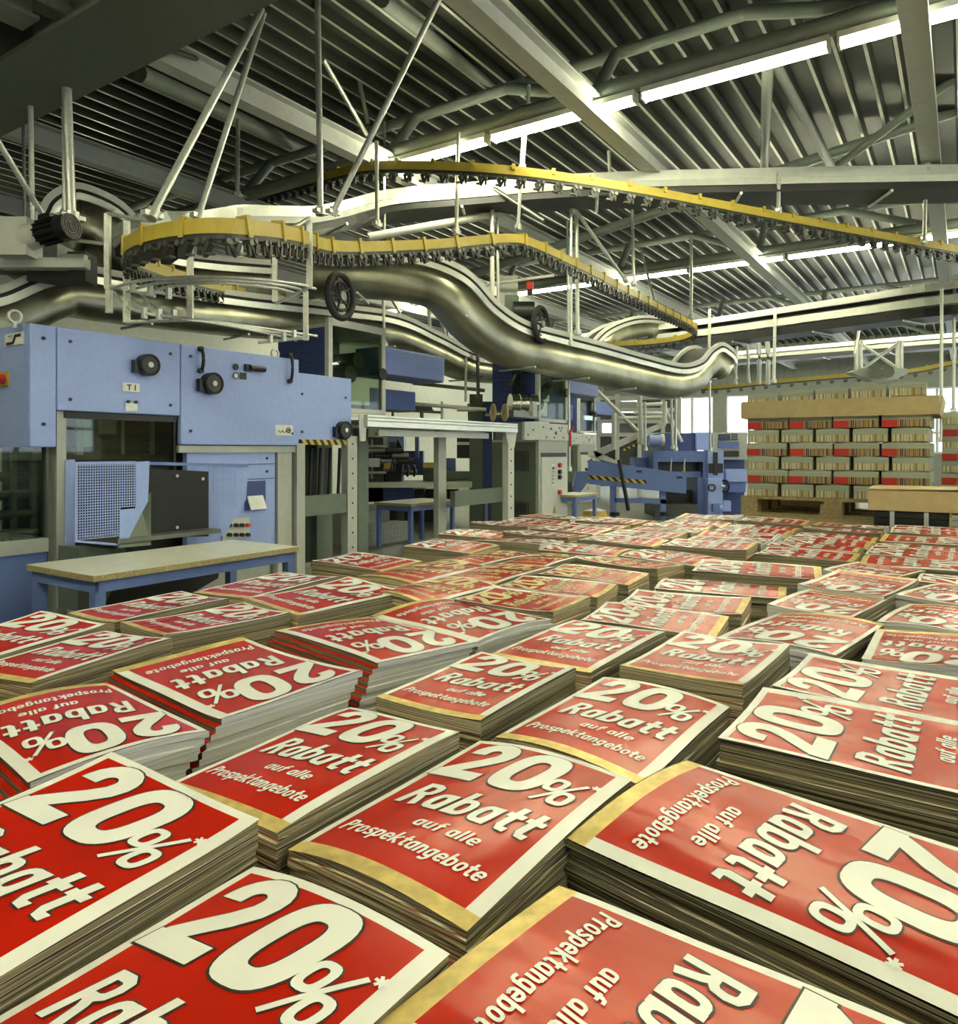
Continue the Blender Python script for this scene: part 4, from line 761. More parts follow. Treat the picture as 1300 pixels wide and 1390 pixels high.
# ------------------------------------------------------------------ gear motor, wheels and other drives
gm = T('gear_motor', 'grey gearbox with black finned motor mounted by the zinc posts', 'motor', P(50, 345, 5.9))
c = P(25, 325, 5.9); MB().box(c, .26, .22, .3, XYZ).build('gearbox', 'light_grey', gm)
for q in range(4): MB().box(c+Vector((-.133, 0, -.1+q*.065)), .012, .2, .02, XYZ).build('gearbox_rib', 'grey', gm)
e = Vector((.92, -.3, .1)).normalized(); a = c+e*.12; MB().cyl(a, a+e*.12, .11, 18, 0, .09).build('adapter', 'light_grey', gm); MB().cyl(a+e*.12, a+e*.33, .085, 18).build('motor_body', 'black', gm)
mb = MB()
for q in range(14):
    t = 2*math.pi*q/14; n_ = e.cross(UP).normalized(); h_ = e.cross(n_); dd = n_*math.cos(t)+h_*math.sin(t); mb.box(a+e*.225+dd*.09, .2, .008, .03, (e, e.cross(dd), dd))
mb.build('cooling_fins', 'black', gm); MB().cyl(a+e*.33, a+e*.43, .1, 20).build('fan_cowl', 'black', gm)
for q in range(4): MB().ring(a+e*.431, e, .02+q*.022, .004, 18, 5).build('cowl_ring', 'gripper', gm)
MB().box(a+e*.2+UP*.1, .12, .1, .06, (e, e.cross(UP), UP)).build('terminal_box', 'black', gm); MB().uv(0, 0, 0, 0, 0, 0) if False else MB().box(P(60, 358, 6), .7, .1, .08, XYZ).build('mounting_beam', 'light_grey', gm)
MB().box(P(100, 352, 6), .2, .06, .07, XYZ).build('mounting_foot', 'zinc', gm)
bl = T('drive_housing', 'dark steel housing under the gear motor over the blue hood', 'housing', P(60, 372, 6.3)); MB().box(P(20, 352, 6.3), .9, .3, .2, XYZ).build('housing_body', 'grey', bl); MB().box(P(85, 365, 6.4), .5, .2, .25, XYZ).build('housing_cover', 'grey_dark', bl)
def bigwheel(name, label, x, y, d, R, ax):
    o = T(name, label, 'handwheel', P(x, y, d)); c = P(x, y, d); ax = Vector(ax).normalized()
    MB().ring(c, ax, R, R*.16, 28).build('rim', 'rubber', o); MB().ring(c, ax, R*.68, R*.06, 24).build('inner_rim', 'black', o); MB().cyl(c-ax*.04, c+ax*.04, R*.22, 14).build('hub', 'steel_dark', o)
    h = UP; g = ax.cross(h).normalized()
    for q in range(5): t = 2*math.pi*q/5; MB().cyl(c, c+(g*math.cos(t)+h*math.sin(t))*R*.85, R*.06, 6).build('spoke', 'black', o)
    return o
bigwheel('spoked_handwheel', 'large black handwheel standing beside the trough conveyor dip', 734, 440, 9.0, .2, (.85, -.5, 0))
bigwheel('spoked_handwheel', 'black drive wheel under the low rail behind the zinc uprights', 462, 402, 6.8, .2, (.9, -.4, 0))
dm = T('drive_motor', 'black drive motor with red lamp behind the large handwheel', 'motor', P(715, 425, 9.4)); c = P(712, 425, 9.5); MB().cyl(c-Vector((.15, 0, 0)), c+Vector((.12, 0, 0)), .15, 16).build('motor_body', 'black', dm); MB().box(P(694, 420, 9.6), .18, .2, .34, XYZ).build('gearbox', 'grey_green', dm); MB().box(P(690, 400, 9.9), .25, .04, .5, XYZ).build('mount_plate', 'light_grey', dm)
bc = T('beacon_lamp', 'small red beacon on a stem above the black motor', 'lamp', P(719, 395, 9.4)); MB().cyl(P(719, 400, 9.4), P(719, 393, 9.4), .035).build('stem', 'black', bc); MB().cyl(P(719, 393, 9.4), P(719, 383, 9.4), .045, 14).build('lens', 'red', bc)
rb_ = T('tie_bar', 'white tie bar carrying the red beacon drive', 'bar', P(700, 385, 9.6)); MB().cyl(P(648, 388, 9.8), P(752, 374, 9.6), .022).build('bar', 'white', rb_)
gw = T('cable_tray', 'pale cable tray crossing behind the high rail below the beam', 'tray', P(600, 300, 9)); MB().cyl(P(500, 322, 8.6), P(760, 274, 9.4), .05, 4).build('tray', 'light_grey', gw)
# ------------------------------------------------------------------ pallets
def pallet(o, u0, u1, v0, v1, z):
    """euro style pallet: deck boards, stringers, blocks, base boards; u0..u1 short side, v long side"""
    for i in range(5): a = u0+(u1-u0-.12)*i/4; MB().uv(a, a+.12, v0, v1, z+.122, z+.144).build('deck_board', 'wood', o)
    for i in range(3):
        b = v0+(v1-v0-.12)*i/2; MB().uv(u0, u1, b, b+.12, z+.1, z+.122).build('stringer', 'wood', o)
        for a in (u0, (u0+u1)/2-.06, u1-.12): MB().uv(a, a+.12, b, b+.145 if i < 2 else b+.12, z+.022, z+.1).build('block', 'wood', o)
    for a in (u0, (u0+u1)/2-.06, u1-.12): MB().uv(a, a+.12, v0, v1, z, z+.022).build('base_board', 'wood', o)
def bundle_mesh(w, dp, h, kind):
    mb = MB(); nx = 6
    def top(x): return h*(.93+.07*math.cos(x/w*math.pi))
    xs = [-w/2+w*i/nx for i in range(nx+1)]; half = h*.52
    for y, sgn in ((-dp/2, 1), (dp/2, -1)):
        for i in range(nx):
            a, b = xs[i], xs[i+1]
            mb.add([(a, y, 0), (b, y, 0), (b, y, half), (a, y, half)], [(0, 1, 2, 3)], (2 if kind == 'red' and i < 1.3 else 1))
            mb.add([(a, y, half), (b, y, half), (b, y+.012*sgn, top(b)), (a, y+.012*sgn, top(a))], [(0, 1, 2, 3)], 0)
    for i in range(nx): a, b = xs[i], xs[i+1]; mb.add([(a, -dp/2+.012, top(a)), (b, -dp/2+.012, top(b)), (b, dp/2-.012, top(b)), (a, dp/2-.012, top(a)), (a, -dp/2, 0), (b, -dp/2, 0), (b, dp/2, 0), (a, dp/2, 0)], [(0, 1, 2, 3), (4, 7, 6, 5)], 0)
    for x in (-w/2, w/2): mb.add([(x, -dp/2, 0), (x, dp/2, 0), (x, dp/2-.012, top(x)), (x, -dp/2+.012, top(x))], [(0, 1, 2, 3)], 0)
    return mb.mesh('magazines', ['mag_page', 'mag_spine' if kind == 'red' else 'mag_pale', 'red' if kind == 'red' else 'mag_pale'])
BR_, BG_ = bundle_mesh(.285, .37, .099, 'red'), bundle_mesh(.216, .37, .097, 'pale')
UPAL = P(1012, 0, 5.6).dot(CU); VP1 = P(1012, 0, 5.6).dot(CV); VP0 = VP1-1.22
def bundle(u, v, z, kind, label, group, jit=.012):
    o = T('magazine_bundle', label, 'magazines', UV(u, v, z), group)
    m_ = link('magazines', BR_ if kind == 'red' else BG_, o); o.rotation_euler = (0, 0, math.atan2((-CV).y, (-CV).x)+random.uniform(-.03, .03)); o.location += CU*random.uniform(-jit, jit)
    return o
lo = T('lower_load', 'cardboard wrapped pallet load beneath the tall magazine pallet', 'pallet load', UV(UPAL+.4, VP1-.6, 0))
MB().uv(UPAL-.03, UPAL+.83, VP0-.02, VP1+.03, .16, .765).build('wrapped_block', 'card', lo); pallet(lo, UPAL, UPAL+.8, VP0, VP1, 0.0)
bl_ = T('added_backing_load', 'added cardboard wrapped load blocking the bright gaps behind the tall magazine pallet', 'pallet load', UV(UPAL+1.3, VP1-.6, 0)); MB().uv(UPAL+.9, UPAL+1.6, VP0+.62, VP1-.02, .16, 1.2).build('wrapped_block', 'card', bl_); pallet(bl_, UPAL+.9, UPAL+1.6, VP0+.62, VP1-.02, 0)  # hidden load, added so no bright background shows through the pallet deck
pl = T('pallet', 'weathered wooden pallet under the tall magazine stack', 'pallet', UV(UPAL+.4, VP1-.6, .766)); pallet(pl, UPAL-.02, UPAL+.82, VP0-.02, VP1+.03, .766)
z = .912
for L in range(6):
    k = 4 if L % 2 else 5; kind = 'red' if L % 2 else 'pale'; w = 1.2/k
    for i in range(k):
        for r in range(2):
            bundle(UPAL+.2+r*.4, VP1-w*(i+.5), z, kind, ('magazine bundle with red and striped spines on the tall pallet' if kind == 'red' else 'pale magazine bundle with cream page edges on the tall pallet'), 'magazine bundles with red spines' if kind == 'red' else 'pale magazine bundles')
    z += .1005
tray = T('carton_tray', 'creased cardboard tray lid capping the tall magazine pallet', 'carton', UV(UPAL+.4, VP1-.6, z))
MB().uv(UPAL-.02, UPAL+.82, VP0-.02, VP1+.02, z, z+.01).build('tray_base', 'card', tray)
for i in range(4):
    q0, q1 = VP0-.03+(1.27)*i/4, VP0-.03+1.27*(i+1)/4; s_ = .006*(-1)**i
    MB().poly([UV(UPAL-.03+s_, q0, z-.02), UV(UPAL-.03-s_, q1, z-.02), UV(UPAL-.035-s_, q1, z+.105), UV(UPAL-.035+s_, q0, z+.105)], CU, .008).build('tray_wall', 'card', tray)
MB().uv(UPAL+.82, UPAL+.828, VP0-.02, VP1+.02, z-.02, z+.1).build('tray_wall', 'card', tray)
MB().poly([UV(UPAL-.03, VP0-.03, z-.02), UV(UPAL+.82, VP0-.03, z-.02), UV(UPAL+.82, VP0-.05, z+.1), UV(UPAL-.03, VP0-.05, z+.1)], CV, .008).build('tray_wall', 'card', tray); MB().uv(UPAL-.03, UPAL+.82, VP1+.02, VP1+.028, z-.02, z+.1).build('tray_wall', 'card', tray)
for i in range(5): bundle(UPAL+.2, VP1-.12-i*.235, z+.075+.01*i, 'pale', 'loose magazine bundle lying inside the cardboard tray on top', 'bundles in the cardboard tray', .03)
for i in range(5): bundle(UPAL+.58, VP1-.12-i*.235, z+.012, 'pale', 'loose magazine bundle lying inside the cardboard tray on top', 'bundles in the cardboard tray', .03)
# neighbour pallet at the right edge
q = pu(1277, UPAL+.75)[0]
npl = T('pallet', 'wooden pallet under the lower magazine stack beside the tall one', 'pallet', UV(UPAL+1.1, q-.6, .76)); pallet(npl, UPAL+.73, UPAL+1.55, q-1.2, q, .76)
nlo = T('lower_load', 'cardboard wrapped load beneath the lower magazine stack', 'pallet load', UV(UPAL+1.1, q-.6, 0)); MB().uv(UPAL+.72, UPAL+1.55, q-1.2, q, .16, .758).build('wrapped_block', 'card', nlo); pallet(nlo, UPAL+.73, UPAL+1.53, q-1.2, q, 0)
for L in range(7):
    k = 4 if L % 2 else 5; w = 1.18/k
    for i in range(k): bundle(UPAL+.95, q-w*(i+.5), .906+L*.0905, 'red' if L % 2 else 'pale', 'magazine bundle with striped spines on the lower stack' if L % 2 else 'pale magazine bundle on the lower stack', 'bundles on the lower stack')
# cardboard box in front on black strapped packs
vB = pu(1178, UPAL-.62)[0]; dB = pu(1178, UPAL-.62)[1]; uB0 = UPAL-.62
bx_ = T('cardboard_box', 'shallow creased cardboard box on black strapped packs before the tall pallet', 'carton', UV(uB0+.25, vB-.5, zz(694, dB)))
z0 = zz(692, dB); MB().uv(uB0, uB0+.5, vB-1.0, vB, z0, z0+.125).build('box_body', 'card', bx_); 
for k, (a, b) in enumerate(((0, .5), (.5, 1.0))): MB().poly([UV(uB0-.01, vB-a, z0+.127), UV(uB0-.01, vB-b, z0+.127+.008*(1-k)), UV(uB0+.25, vB-b, z0+.14), UV(uB0+.25, vB-a, z0+.135)], UP, .006).build('flap', 'card', bx_)
MB().uv(uB0+.25, uB0+.51, vB-1.0, vB, z0+.128, z0+.136).build('flap', 'card', bx_)
zl = .6
for i, (a, b, m, lab) in enumerate(((.03, .42, 'black', 'black strapped pack of covers under the cardboard box'), (.44, .8, 'mag_page', 'pale strapped pack of printed sheets under the cardboard box'))):
    o = T('strapped_pack', lab, 'pack', UV(uB0+.25, vB-(a+b)/2, zl)); h = z0-.004
    for q in range(7): zq = zl+(h-zl)*q/7; MB().uv(uB0+.02+random.uniform(0, .008), uB0+.48, vB-b, vB-a, zq, zq+(h-zl)/7-.004).build('sheet_layer', m, o)
    for t in (.1, .28): MB().uv(uB0+.008, uB0+.012+.47, vB-a-t-.012, vB-a-t+.012, zl, h).build('strap', 'strap', o)
bs = T('pack_base', 'cardboard covered pallet block carrying the strapped packs', 'pallet load', UV(uB0+.25, vB-.5, 0)); MB().uv(uB0, uB0+.5, vB-1.05, vB, .16, .598).build('wrapped_block', 'card', bs); pallet(bs, uB0, uB0+.5, vB-1.05, vB, 0)
# ------------------------------------------------------------------ leaflets
LW, LL = .268, .40; TOP = .80
GRID = .0225
def bend(k):
    rnd = random.Random(100+k); a = rnd.uniform(-.012, .004); b = rnd.uniform(-.008, .006); c = rnd.uniform(-.02, .02); d = rnd.uniform(-.015, .015); e = rnd.uniform(.001, .003); ph = rnd.uniform(0, 6)
    def f(x, y): X, Y = x/(LW/2), y/(LL/2); return a*X*X+b*Y*Y*Y*Y+c*.3*X+d*.3*Y+e*math.sin(X*2.2+ph)*math.cos(Y*2.6+ph)
    return f
def fine(me):
    bm = bmesh.new(); bm.from_mesh(me)
    for ax, lim in ((0, LW/2), (1, LL/2)):
        q = -lim+GRID
        while q < lim:
            n = [0, 0, 0]; n[ax] = 1; c = [0, 0, 0]; c[ax] = q
            bmesh.ops.bisect_plane(bm, geom=bm.verts[:]+bm.edges[:]+bm.faces[:], plane_co=c, plane_no=n); q += GRID
    bm.to_mesh(me); bm.free(); return me
def stroke(pts, w):
    """flat ribbon polygons of width w along a polyline"""
    pts = [Vector((*p, 0)) for p in pts]; vs_ = []
    for i, p in enumerate(pts):
        t = (pts[min(i+1, len(pts)-1)]-pts[max(i-1, 0)]).normalized(); n = Vector((-t.y, t.x, 0)); vs_ += [p+n*w/2, p-n*w/2]
    return vs_, [(2*i, 2*i+1, 2*i+3, 2*i+2) for i in range(len(pts)-1)]
def oval(cx, cy, rx, ry, wx, wy, n=32, p=2.8):
    vs_ = []
    for i in range(n):
        q = 2*math.pi*i/n; c, s = math.cos(q), math.sin(q); X = math.copysign(abs(c)**(2/p), c); Y = math.copysign(abs(s)**(2/p), s)
        vs_ += [Vector((cx+rx*X, cy+ry*Y, 0)), Vector((cx+(rx-wx)*X, cy+(ry-wy)*Y, 0))]
    return vs_, [(2*i, 2*i+1, (2*i+3) % (2*n), (2*i+2) % (2*n)) for i in range(n)]
def shear(vs_, k=.16, y0=.115): return [Vector((v.x+(v.y-y0)*k, v.y, 0)) for v in vs_]
def numerals(g):
    """figures two and nought with percent and star; g grows the strokes for the dark outline"""
    mb = MB()
    R, cx, cy = .0235, -.077, .15
    arc = [(cx-R, cy-.008), (cx-R, cy+.002)]+[(cx+R*math.cos(q), cy+.002+R*1.02*math.sin(q)) for q in [math.pi*(1-i/10) for i in range(1, 10)]]+[(cx+R, cy+.001), (cx+R*.93, cy-.012), (cx+R*.45, cy-.032), (cx-.004, cy-.05), (cx-.021, cy-.072), (cx-.0245, cy-.088)]
    a, f = stroke(arc, .027+g); mb.add(shear(a), f)
    a, f = stroke([(cx-.038-g/2, .068), (cx+.038+g/2, .068)], .027+g); mb.add(shear(a), f)
    a, f = oval(.012, .12, .0405+g/2, .066+g/2, .026+g, .028+g); mb.add(shear(a), f)
    for x, y in ((.066, .104), (.094, .073)): a, f = oval(x, y, .0145+g/3, .021+g/3, .0085+g*.6, .009+g*.6, 20); mb.add(shear(a), f)
    a, f = stroke([(.062, .05), (.1, .128)], .0065+g*.6); mb.add(shear(a), f)
    if g == 0:
        for q in range(3): t = math.pi*q/3; a, f = stroke([(.112-.007*math.cos(t), .132-.007*math.sin(t)), (.112+.007*math.cos(t), .132+.007*math.sin(t))], .0035); mb.add(a, f)
    return mb.mesh('numerals', 'ink_white', fix=False)
GLY = {'a': (.56, [('o', .23, .35, .23, .35), [(.385, .7), (.385, 0)]]), 'b': (.58, [[(.085, 0), (.085, 1)], ('o', .26, .35, .24, .35)]), 'u': (.56, [[(.085, .7), (.085, .22), (.13, .1), (.23, .075), (.33, .13), (.385, .25)], [(.385, .7), (.385, 0)]]),
 'f': (.42, [[(.15, 0), (.15, .78), (.2, .9), (.36, .92)], [(0, .62), (.36, .62)]]), 'l': (.27, [[(.085, 0), (.085, 1)]]), 'e': (.54, [[(.06, .35), (.43, .35), (.41, .52), (.33, .61), (.24, .63), (.14, .6), (.08, .5), (.075, .3), (.1, .15), (.2, .075), (.32, .075), (.42, .14)]]),
 'P': (.58, [[(.085, 0), (.085, 1)], [(.05, .92), (.3, .92), (.4, .86), (.43, .72), (.4, .57), (.3, .5), (.085, .5)]]), 'R': (.62, [[(.085, 0), (.085, 1)], [(.05, .92), (.3, .92), (.4, .86), (.43, .72), (.4, .57), (.3, .5), (.085, .5)], [(.24, .5), (.34, .35), (.46, 0)]]),
 'r': (.42, [[(.085, 0), (.085, .7)], [(.085, .42), (.15, .57), (.25, .63), (.37, .62)]]), 'o': (.55, [('o', .24, .35, .24, .35)]), 's': (.5, [[(.4, .56), (.3, .63), (.17, .63), (.085, .54), (.13, .43), (.3, .33), (.38, .2), (.31, .09), (.17, .07), (.04, .14)]]),
 'p': (.58, [[(.085, -.28), (.085, .7)], ('o', .26, .35, .24, .35)]), 'k': (.55, [[(.085, 0), (.085, 1)], [(.42, .7), (.15, .37), (.45, 0)]]), 't': (.44, [[(.17, .95), (.17, .2), (.22, .09), (.38, .08)], [(.0, .62), (.38, .62)]]),
 'n': (.56, [[(.085, 0), (.085, .7)], [(.085, .42), (.15, .57), (.25, .63), (.35, .57), (.385, .42), (.385, 0)]]), 'g': (.56, [('o', .23, .35, .23, .35), [(.385, .7), (.385, -.08), (.32, -.2), (.2, -.22), (.06, -.18)]]), ' ': (.3, [])}
def words(which, g):
    """heavy slanted lettering drawn with broad strokes; g grows the strokes for the dark outline"""
    body, h, w, cx, base = {'word': ('Rabatt', .068, .208, -.002, -.042), 'auf': ('auf alle', .025, .098, .012, -.088), 'pro': ('Prospektangebote', .0275, .216, -.006, -.137)}[which]
    adv = sum(GLY[c][0] for c in body); kx = w/adv; ky = h; mb = MB(); x = cx-w/2
    for c in body:
        for it in GLY[c][1]:
            if it[0] == 'o': a, f = oval(it[1], it[2], it[3]+g/2, it[4]+g/2, .155+g, .15+g, 18, 2.5)
            else: a, f = stroke(it, .165+g)
            mb.add([Vector((x+v.x*kx+(v.y*ky)*.2, base+v.y*ky, 0)) for v in a], f)
        x += GLY[c][0]*kx
    return mb.mesh('words', 'ink_white', fix=False)
def merge(ms):
    bm = bmesh.new()
    for m_ in ms: bm.from_mesh(m_)
    me = bpy.data.meshes.new('print'); bm.to_mesh(me); bm.free(); return me
FLAT = {'numeral_print': fine(numerals(0)), 'numeral_outline': fine(numerals(.005)), 'word_print': fine(words('word', 0)), 'word_outline': fine(words('word', .07)), 'small_print': fine(words('auf', 0)), 'line_print': fine(words('pro', 0))}
def sheetmesh():
    xs = sorted({-LW/2, -LW/2+.011, LW/2-.02, LW/2} | {round(-LW/2+i*LW/14, 5) for i in range(15)}); ys = sorted({-LL/2, -LL/2+.024, LL/2-.012, LL/2} | {round(-LL/2+i*LL/20, 5) for i in range(21)})
    vs_ = [(x, y, 0) for y in ys for x in xs]; fs = []; mi = []; n = len(xs)
    for j in range(len(ys)-1):
        for i in range(n-1):
            fs.append((j*n+i, j*n+i+1, (j+1)*n+i+1, (j+1)*n+i)); x = (xs[i]+xs[i+1])/2; y = (ys[j]+ys[j+1])/2
            red = -LW/2+.011 < x < LW/2-.02 and -LL/2+.024 < y < LL/2-.012
            mi.append(1 if red else (2 if y < -LL/2+.024 else 0))
    return vs_, fs, mi
SV, SF, SM = sheetmesh()
def drape(me, f, dz, m, name):
    me = me.copy(); me.name = name
    for q in me.vertices: q.co.z = f(q.co.x, q.co.y)+dz
    me.materials.clear(); me.materials.append(M[m]); me.polygons.foreach_set('use_smooth', [True]*len(me.polygons)); return me
BT = .15
def blockmesh(f, k, fan):
    rnd = random.Random(k*7+1); mb = MB(); N = 13; ring = []
    nx, ny = 8, 12
    per = [(-LW/2+LW*i/nx, -LL/2) for i in range(nx)]+[(LW/2, -LL/2+LL*i/ny) for i in range(ny)]+[(LW/2-LW*i/nx, LL/2) for i in range(nx)]+[(-LW/2, LL/2-LL*i/ny) for i in range(ny)]
    side = [0]*nx+[1]*ny+[2]*nx+[1]*ny; n = len(per); pts = []
    for L in range(N):
        ox, oy = rnd.uniform(-.003, .003), rnd.uniform(-.003, .003); s_ = 1-.006*rnd.random()
        if fan and L: ox += .007*min(L, 7)
        for e in (0, 1):
            for x, y in per:
                t = (L+e*.88)/N; fx = max(-LW/2, min(LW/2, x))
                pts.append(Vector((x*s_+ox, y*s_+oy, f(fx, y)*(1-t)-BT*t-.0006)))
    fs = []; mi = []
    for r in range(2*N-1):
        for j in range(n):
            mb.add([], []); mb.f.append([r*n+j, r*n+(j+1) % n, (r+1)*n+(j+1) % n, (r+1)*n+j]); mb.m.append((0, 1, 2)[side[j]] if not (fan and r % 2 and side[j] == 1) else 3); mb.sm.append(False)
    mb.v = pts; mb.f.append(list(range((2*N-1)*n, 2*N*n))[::-1]); mb.m.append(2); mb.sm.append(False)
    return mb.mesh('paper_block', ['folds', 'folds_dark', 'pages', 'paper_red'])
NV = 7; VAR = []
for k in range(NV):
    f = bend(k); me = bpy.data.meshes.new('top_sheet'); me.from_pydata([(x, y, f(x, y)) for x, y, z in SV], [], SF); me.polygons.foreach_set('material_index', SM); me.polygons.foreach_set('use_smooth', [True]*len(SF))
    for m in ('paper_white', 'paper_red', 'paper_gold'): me.materials.append(M[m])
    VAR.append(dict(sheet=me, block=blockmesh(f, k, False), fan=blockmesh(f, k, True), **{n: drape(m_, f, dz, c, n) for n, m_, dz, c in (('numeral_print', FLAT['numeral_print'], .0011, 'ink_white'), ('numeral_outline', FLAT['numeral_outline'], .0006, 'ink_black'), ('word_print', FLAT['word_print'], .0011, 'ink_white'), ('word_outline', FLAT['word_outline'], .0006, 'ink_black'), ('small_print', FLAT['small_print'], .0011, 'ink_white'), ('line_print', FLAT['line_print'], .0011, 'ink_white'))}))
placed = []; STK = []
def leaflet(c, ang, label, group, top=TOP, gold=False, fan=False, sc=1.0, tilt=(0, 0)):
    k = len(placed) % NV; V = VAR[k]
    o = T('leaflet_stack', label, 'leaflets', (c.x, c.y, top), group); o.rotation_euler = (tilt[0], tilt[1], ang); o.scale = (sc, sc, 1); o['_loc'] = (0., 0., 0.)
    link('paper_block', V['fan' if fan else 'block'], o); s_ = link('top_sheet', V['sheet'], o)
    for n in ('numeral_outline', 'numeral_print', 'word_outline', 'word_print', 'small_print', 'line_print'):
        p_ = link(n, V[n], s_)
        if gold and n in ('numeral_print', 'word_print', 'small_print', 'line_print'): p_.material_slots[0].link = 'OBJECT'; p_.material_slots[0].material = M['ink_gold']
    placed.append((Vector((c.x, c.y)), ang, sc)); STK.append((o, group)); return o
def fit(TL, TR, BL, top=TOP, force=None):
    a, b, c = [pz(*p, top) for p in (TL, TR, BL)]
    ex = (b-a); ey = (a-c); ang = math.atan2(ex.y, ex.x); an2 = math.atan2(ey.y, ey.x)-math.pi/2; d = (an2-ang+math.pi) % (2*math.pi)-math.pi
    ang += d*.5; s_ = (ex.length/LW+ey.length/LL)/2
    return (b+c)/2, ang, s_
EX = Vector
LF = [  # top left, top right, bottom left corner of each printed sheet as it reads, options
 ((670, 1005), (890, 1050), (355, 1140), 'up', {}), ((472, 961), (645, 997), (197, 1050), 'up', {}),
 ((817, 923), (1013, 955), (651, 990), 'up', {}), ((662, 895), (810, 911), (479, 943), 'up', {}),
 ((935, 864), (1097, 881), (815, 905), 'up', {}), ((788, 841), (917, 859), (661, 881), 'up', {}),
 ((505, 924), (302, 985), (326, 864), 'inv', {'fan': 1}), ((297, 991), (86, 1049), (109, 920), 'inv', {'fan': 1}),
 ((641, 875), (534, 906), (483, 826), 'inv', {'fan': 1}), ((731, 839), (649, 868), (610, 803), 'inv', {}),
 ((259, 805), (328, 813), (71, 833), 'left', {}), ((337, 822), (417, 834), (145, 847), 'left', {}),
 ((395, 778), (473, 786), (260, 802), 'left', {}), ((478, 787), (554, 801), (341, 812), 'left', {}),
 ((594, 755), (646, 764), (500, 780), 'gold', {}), ((665, 761), (738, 771), (597, 779), 'gold', {}), ((594, 782), (668, 795), (510, 800), 'gold', {}),
 ((668, 799), (705, 785), (803, 811), 'goldr', {}), ((615, 813), (658, 801), (751, 833), 'goldr', {}), ((726, 778), (757, 767), (846, 790), 'goldr', {}), ((780, 761), (815, 753), (901, 775), 'goldr', {}),
 ((658, 744), (714, 753), (603, 755), 'gold', {}), ((726, 750), (788, 756), (683, 759), 'gold', {}),
 ((1143, 895), (1008, 865), (1171, 838), 'right', {}), ((1175, 838), (1057, 819), (1198, 813), 'right', {}), ((1198, 813), (1085, 796), (1223, 788), 'right', {}), ((1223, 788), (1131, 775), (1241, 770), 'right', {}),
 ((1315, 918), (1158, 899), (1337, 862), 'right', {}), ((1330, 862), (1198, 842), (1352, 828), 'right', {}), ((1340, 828), (1236, 810), (1365, 800), 'right', {}),
 ((885, 800), (920, 782), (1048, 808), 'mid', {}), ((940, 782), (985, 758), (1075, 788), 'mid', {}), ((831, 822), (868, 804), (1001, 835), 'mid', {}), ((790, 845), (830, 823), (960, 862), 'mid', {}),
]
LAB = {'up': 'glossy red leaflet stack with white numerals, upright in the middle of the field', 'inv': 'red leaflet stack lying head down with white page edges showing', 'left': 'red leaflet stack at the edge beside the blue feeder machine', 'gold': 'leaflet stack with gold numerals near the walkway', 'goldr': 'leaflet stack with gold numerals turned sideways beside the walkway rows', 'right': 'leaflet stack lying head down before the magazine pallet', 'mid': 'leaflet stack turned sideways between the gold row and the head down column', 'front': 'large bright red leaflet stack at the front edge of the field', 'turned': 'leaflet stack turned sideways with thick dark fold edges', 'rear': 'leaflet stack in the pale rear rows of the field', 'fill': 'leaflet stack wedged at an odd angle between the regular rows'}
GRP = {k: 'leaflet stacks: '+k for k in LAB}
def put(c, ang, s_, kind, **kw):
    return leaflet(c, ang, LAB[kind], GRP[kind], gold=kind in ('gold', 'goldr'), sc=max(.86, min(1.12, s_*.995)), **kw)
ULAB = ['red leaflet stack with gold lower fold, between the tilted and the turned stacks', 'bright red leaflet stack beside the thick white page edges of the head down stacks', 'leaflet stack with glossy highlights beside the thick dark edged turned stack', 'upright leaflet stack just past the corner of the fanned head down stacks', 'upright leaflet stack touching the corner of the head down column', 'upright leaflet stack overlapping the sideways stacks behind it',
 'head down leaflet stack with sheets fanned out in red steps, between two other fanned ones', 'head down fanned leaflet stack behind the tilted front stack', 'head down fanned leaflet stack nearest to the gold numeral rows', 'head down leaflet stack with neat edges next to the gold numeral rows',
 'leaflet stack at the field edge by the bench leg', 'leaflet stack one row in from the bench, beside the fanned stacks', 'leaflet stack at the field edge beside the plate walkway', 'leaflet stack between the walkway edge stack and the fanned ones',
 'gold numeral leaflet stack at the field edge by the walkway', 'gold numeral leaflet stack one place in from the walkway edge', 'gold numeral leaflet stack between the walkway and the fanned head down stacks', 'sideways gold numeral leaflet stack second from the fanned head down stacks', 'sideways gold numeral leaflet stack touching the neat head down stack', 'sideways gold numeral leaflet stack third from the fanned head down stacks', 'sideways gold numeral leaflet stack fourth from the fanned head down stacks, by the rear rows', 'gold numeral leaflet stack at the field edge, last before the rear rows', 'gold numeral leaflet stack between the edge one and the sideways ones, before the rear rows']
_o = ['first', 'second', 'third', 'fourth']
ULAB += ['head down leaflet stack, %s in the column from the upright stacks to the tall pallet' % q for q in _o]+['head down leaflet stack, %s in the outer column towards the cardboard box' % q for q in _o[:3]]+['sideways leaflet stack with white numerals, %s' % q for q in ('second from the rear rows', 'next to the rear rows', 'third from the rear rows', 'partly under the upright stacks')]
ULAB += []
for i_, (TL, TR, BL, kind, kw) in enumerate(LF):
    top = TOP+random.uniform(-.006, .006); c, ang, s_ = fit(TL, TR, BL, top); o = put(c, ang, s_, kind, top=top, **kw)
    if i_ < len(ULAB): o['label'] = ULAB[i_]; del o['group']
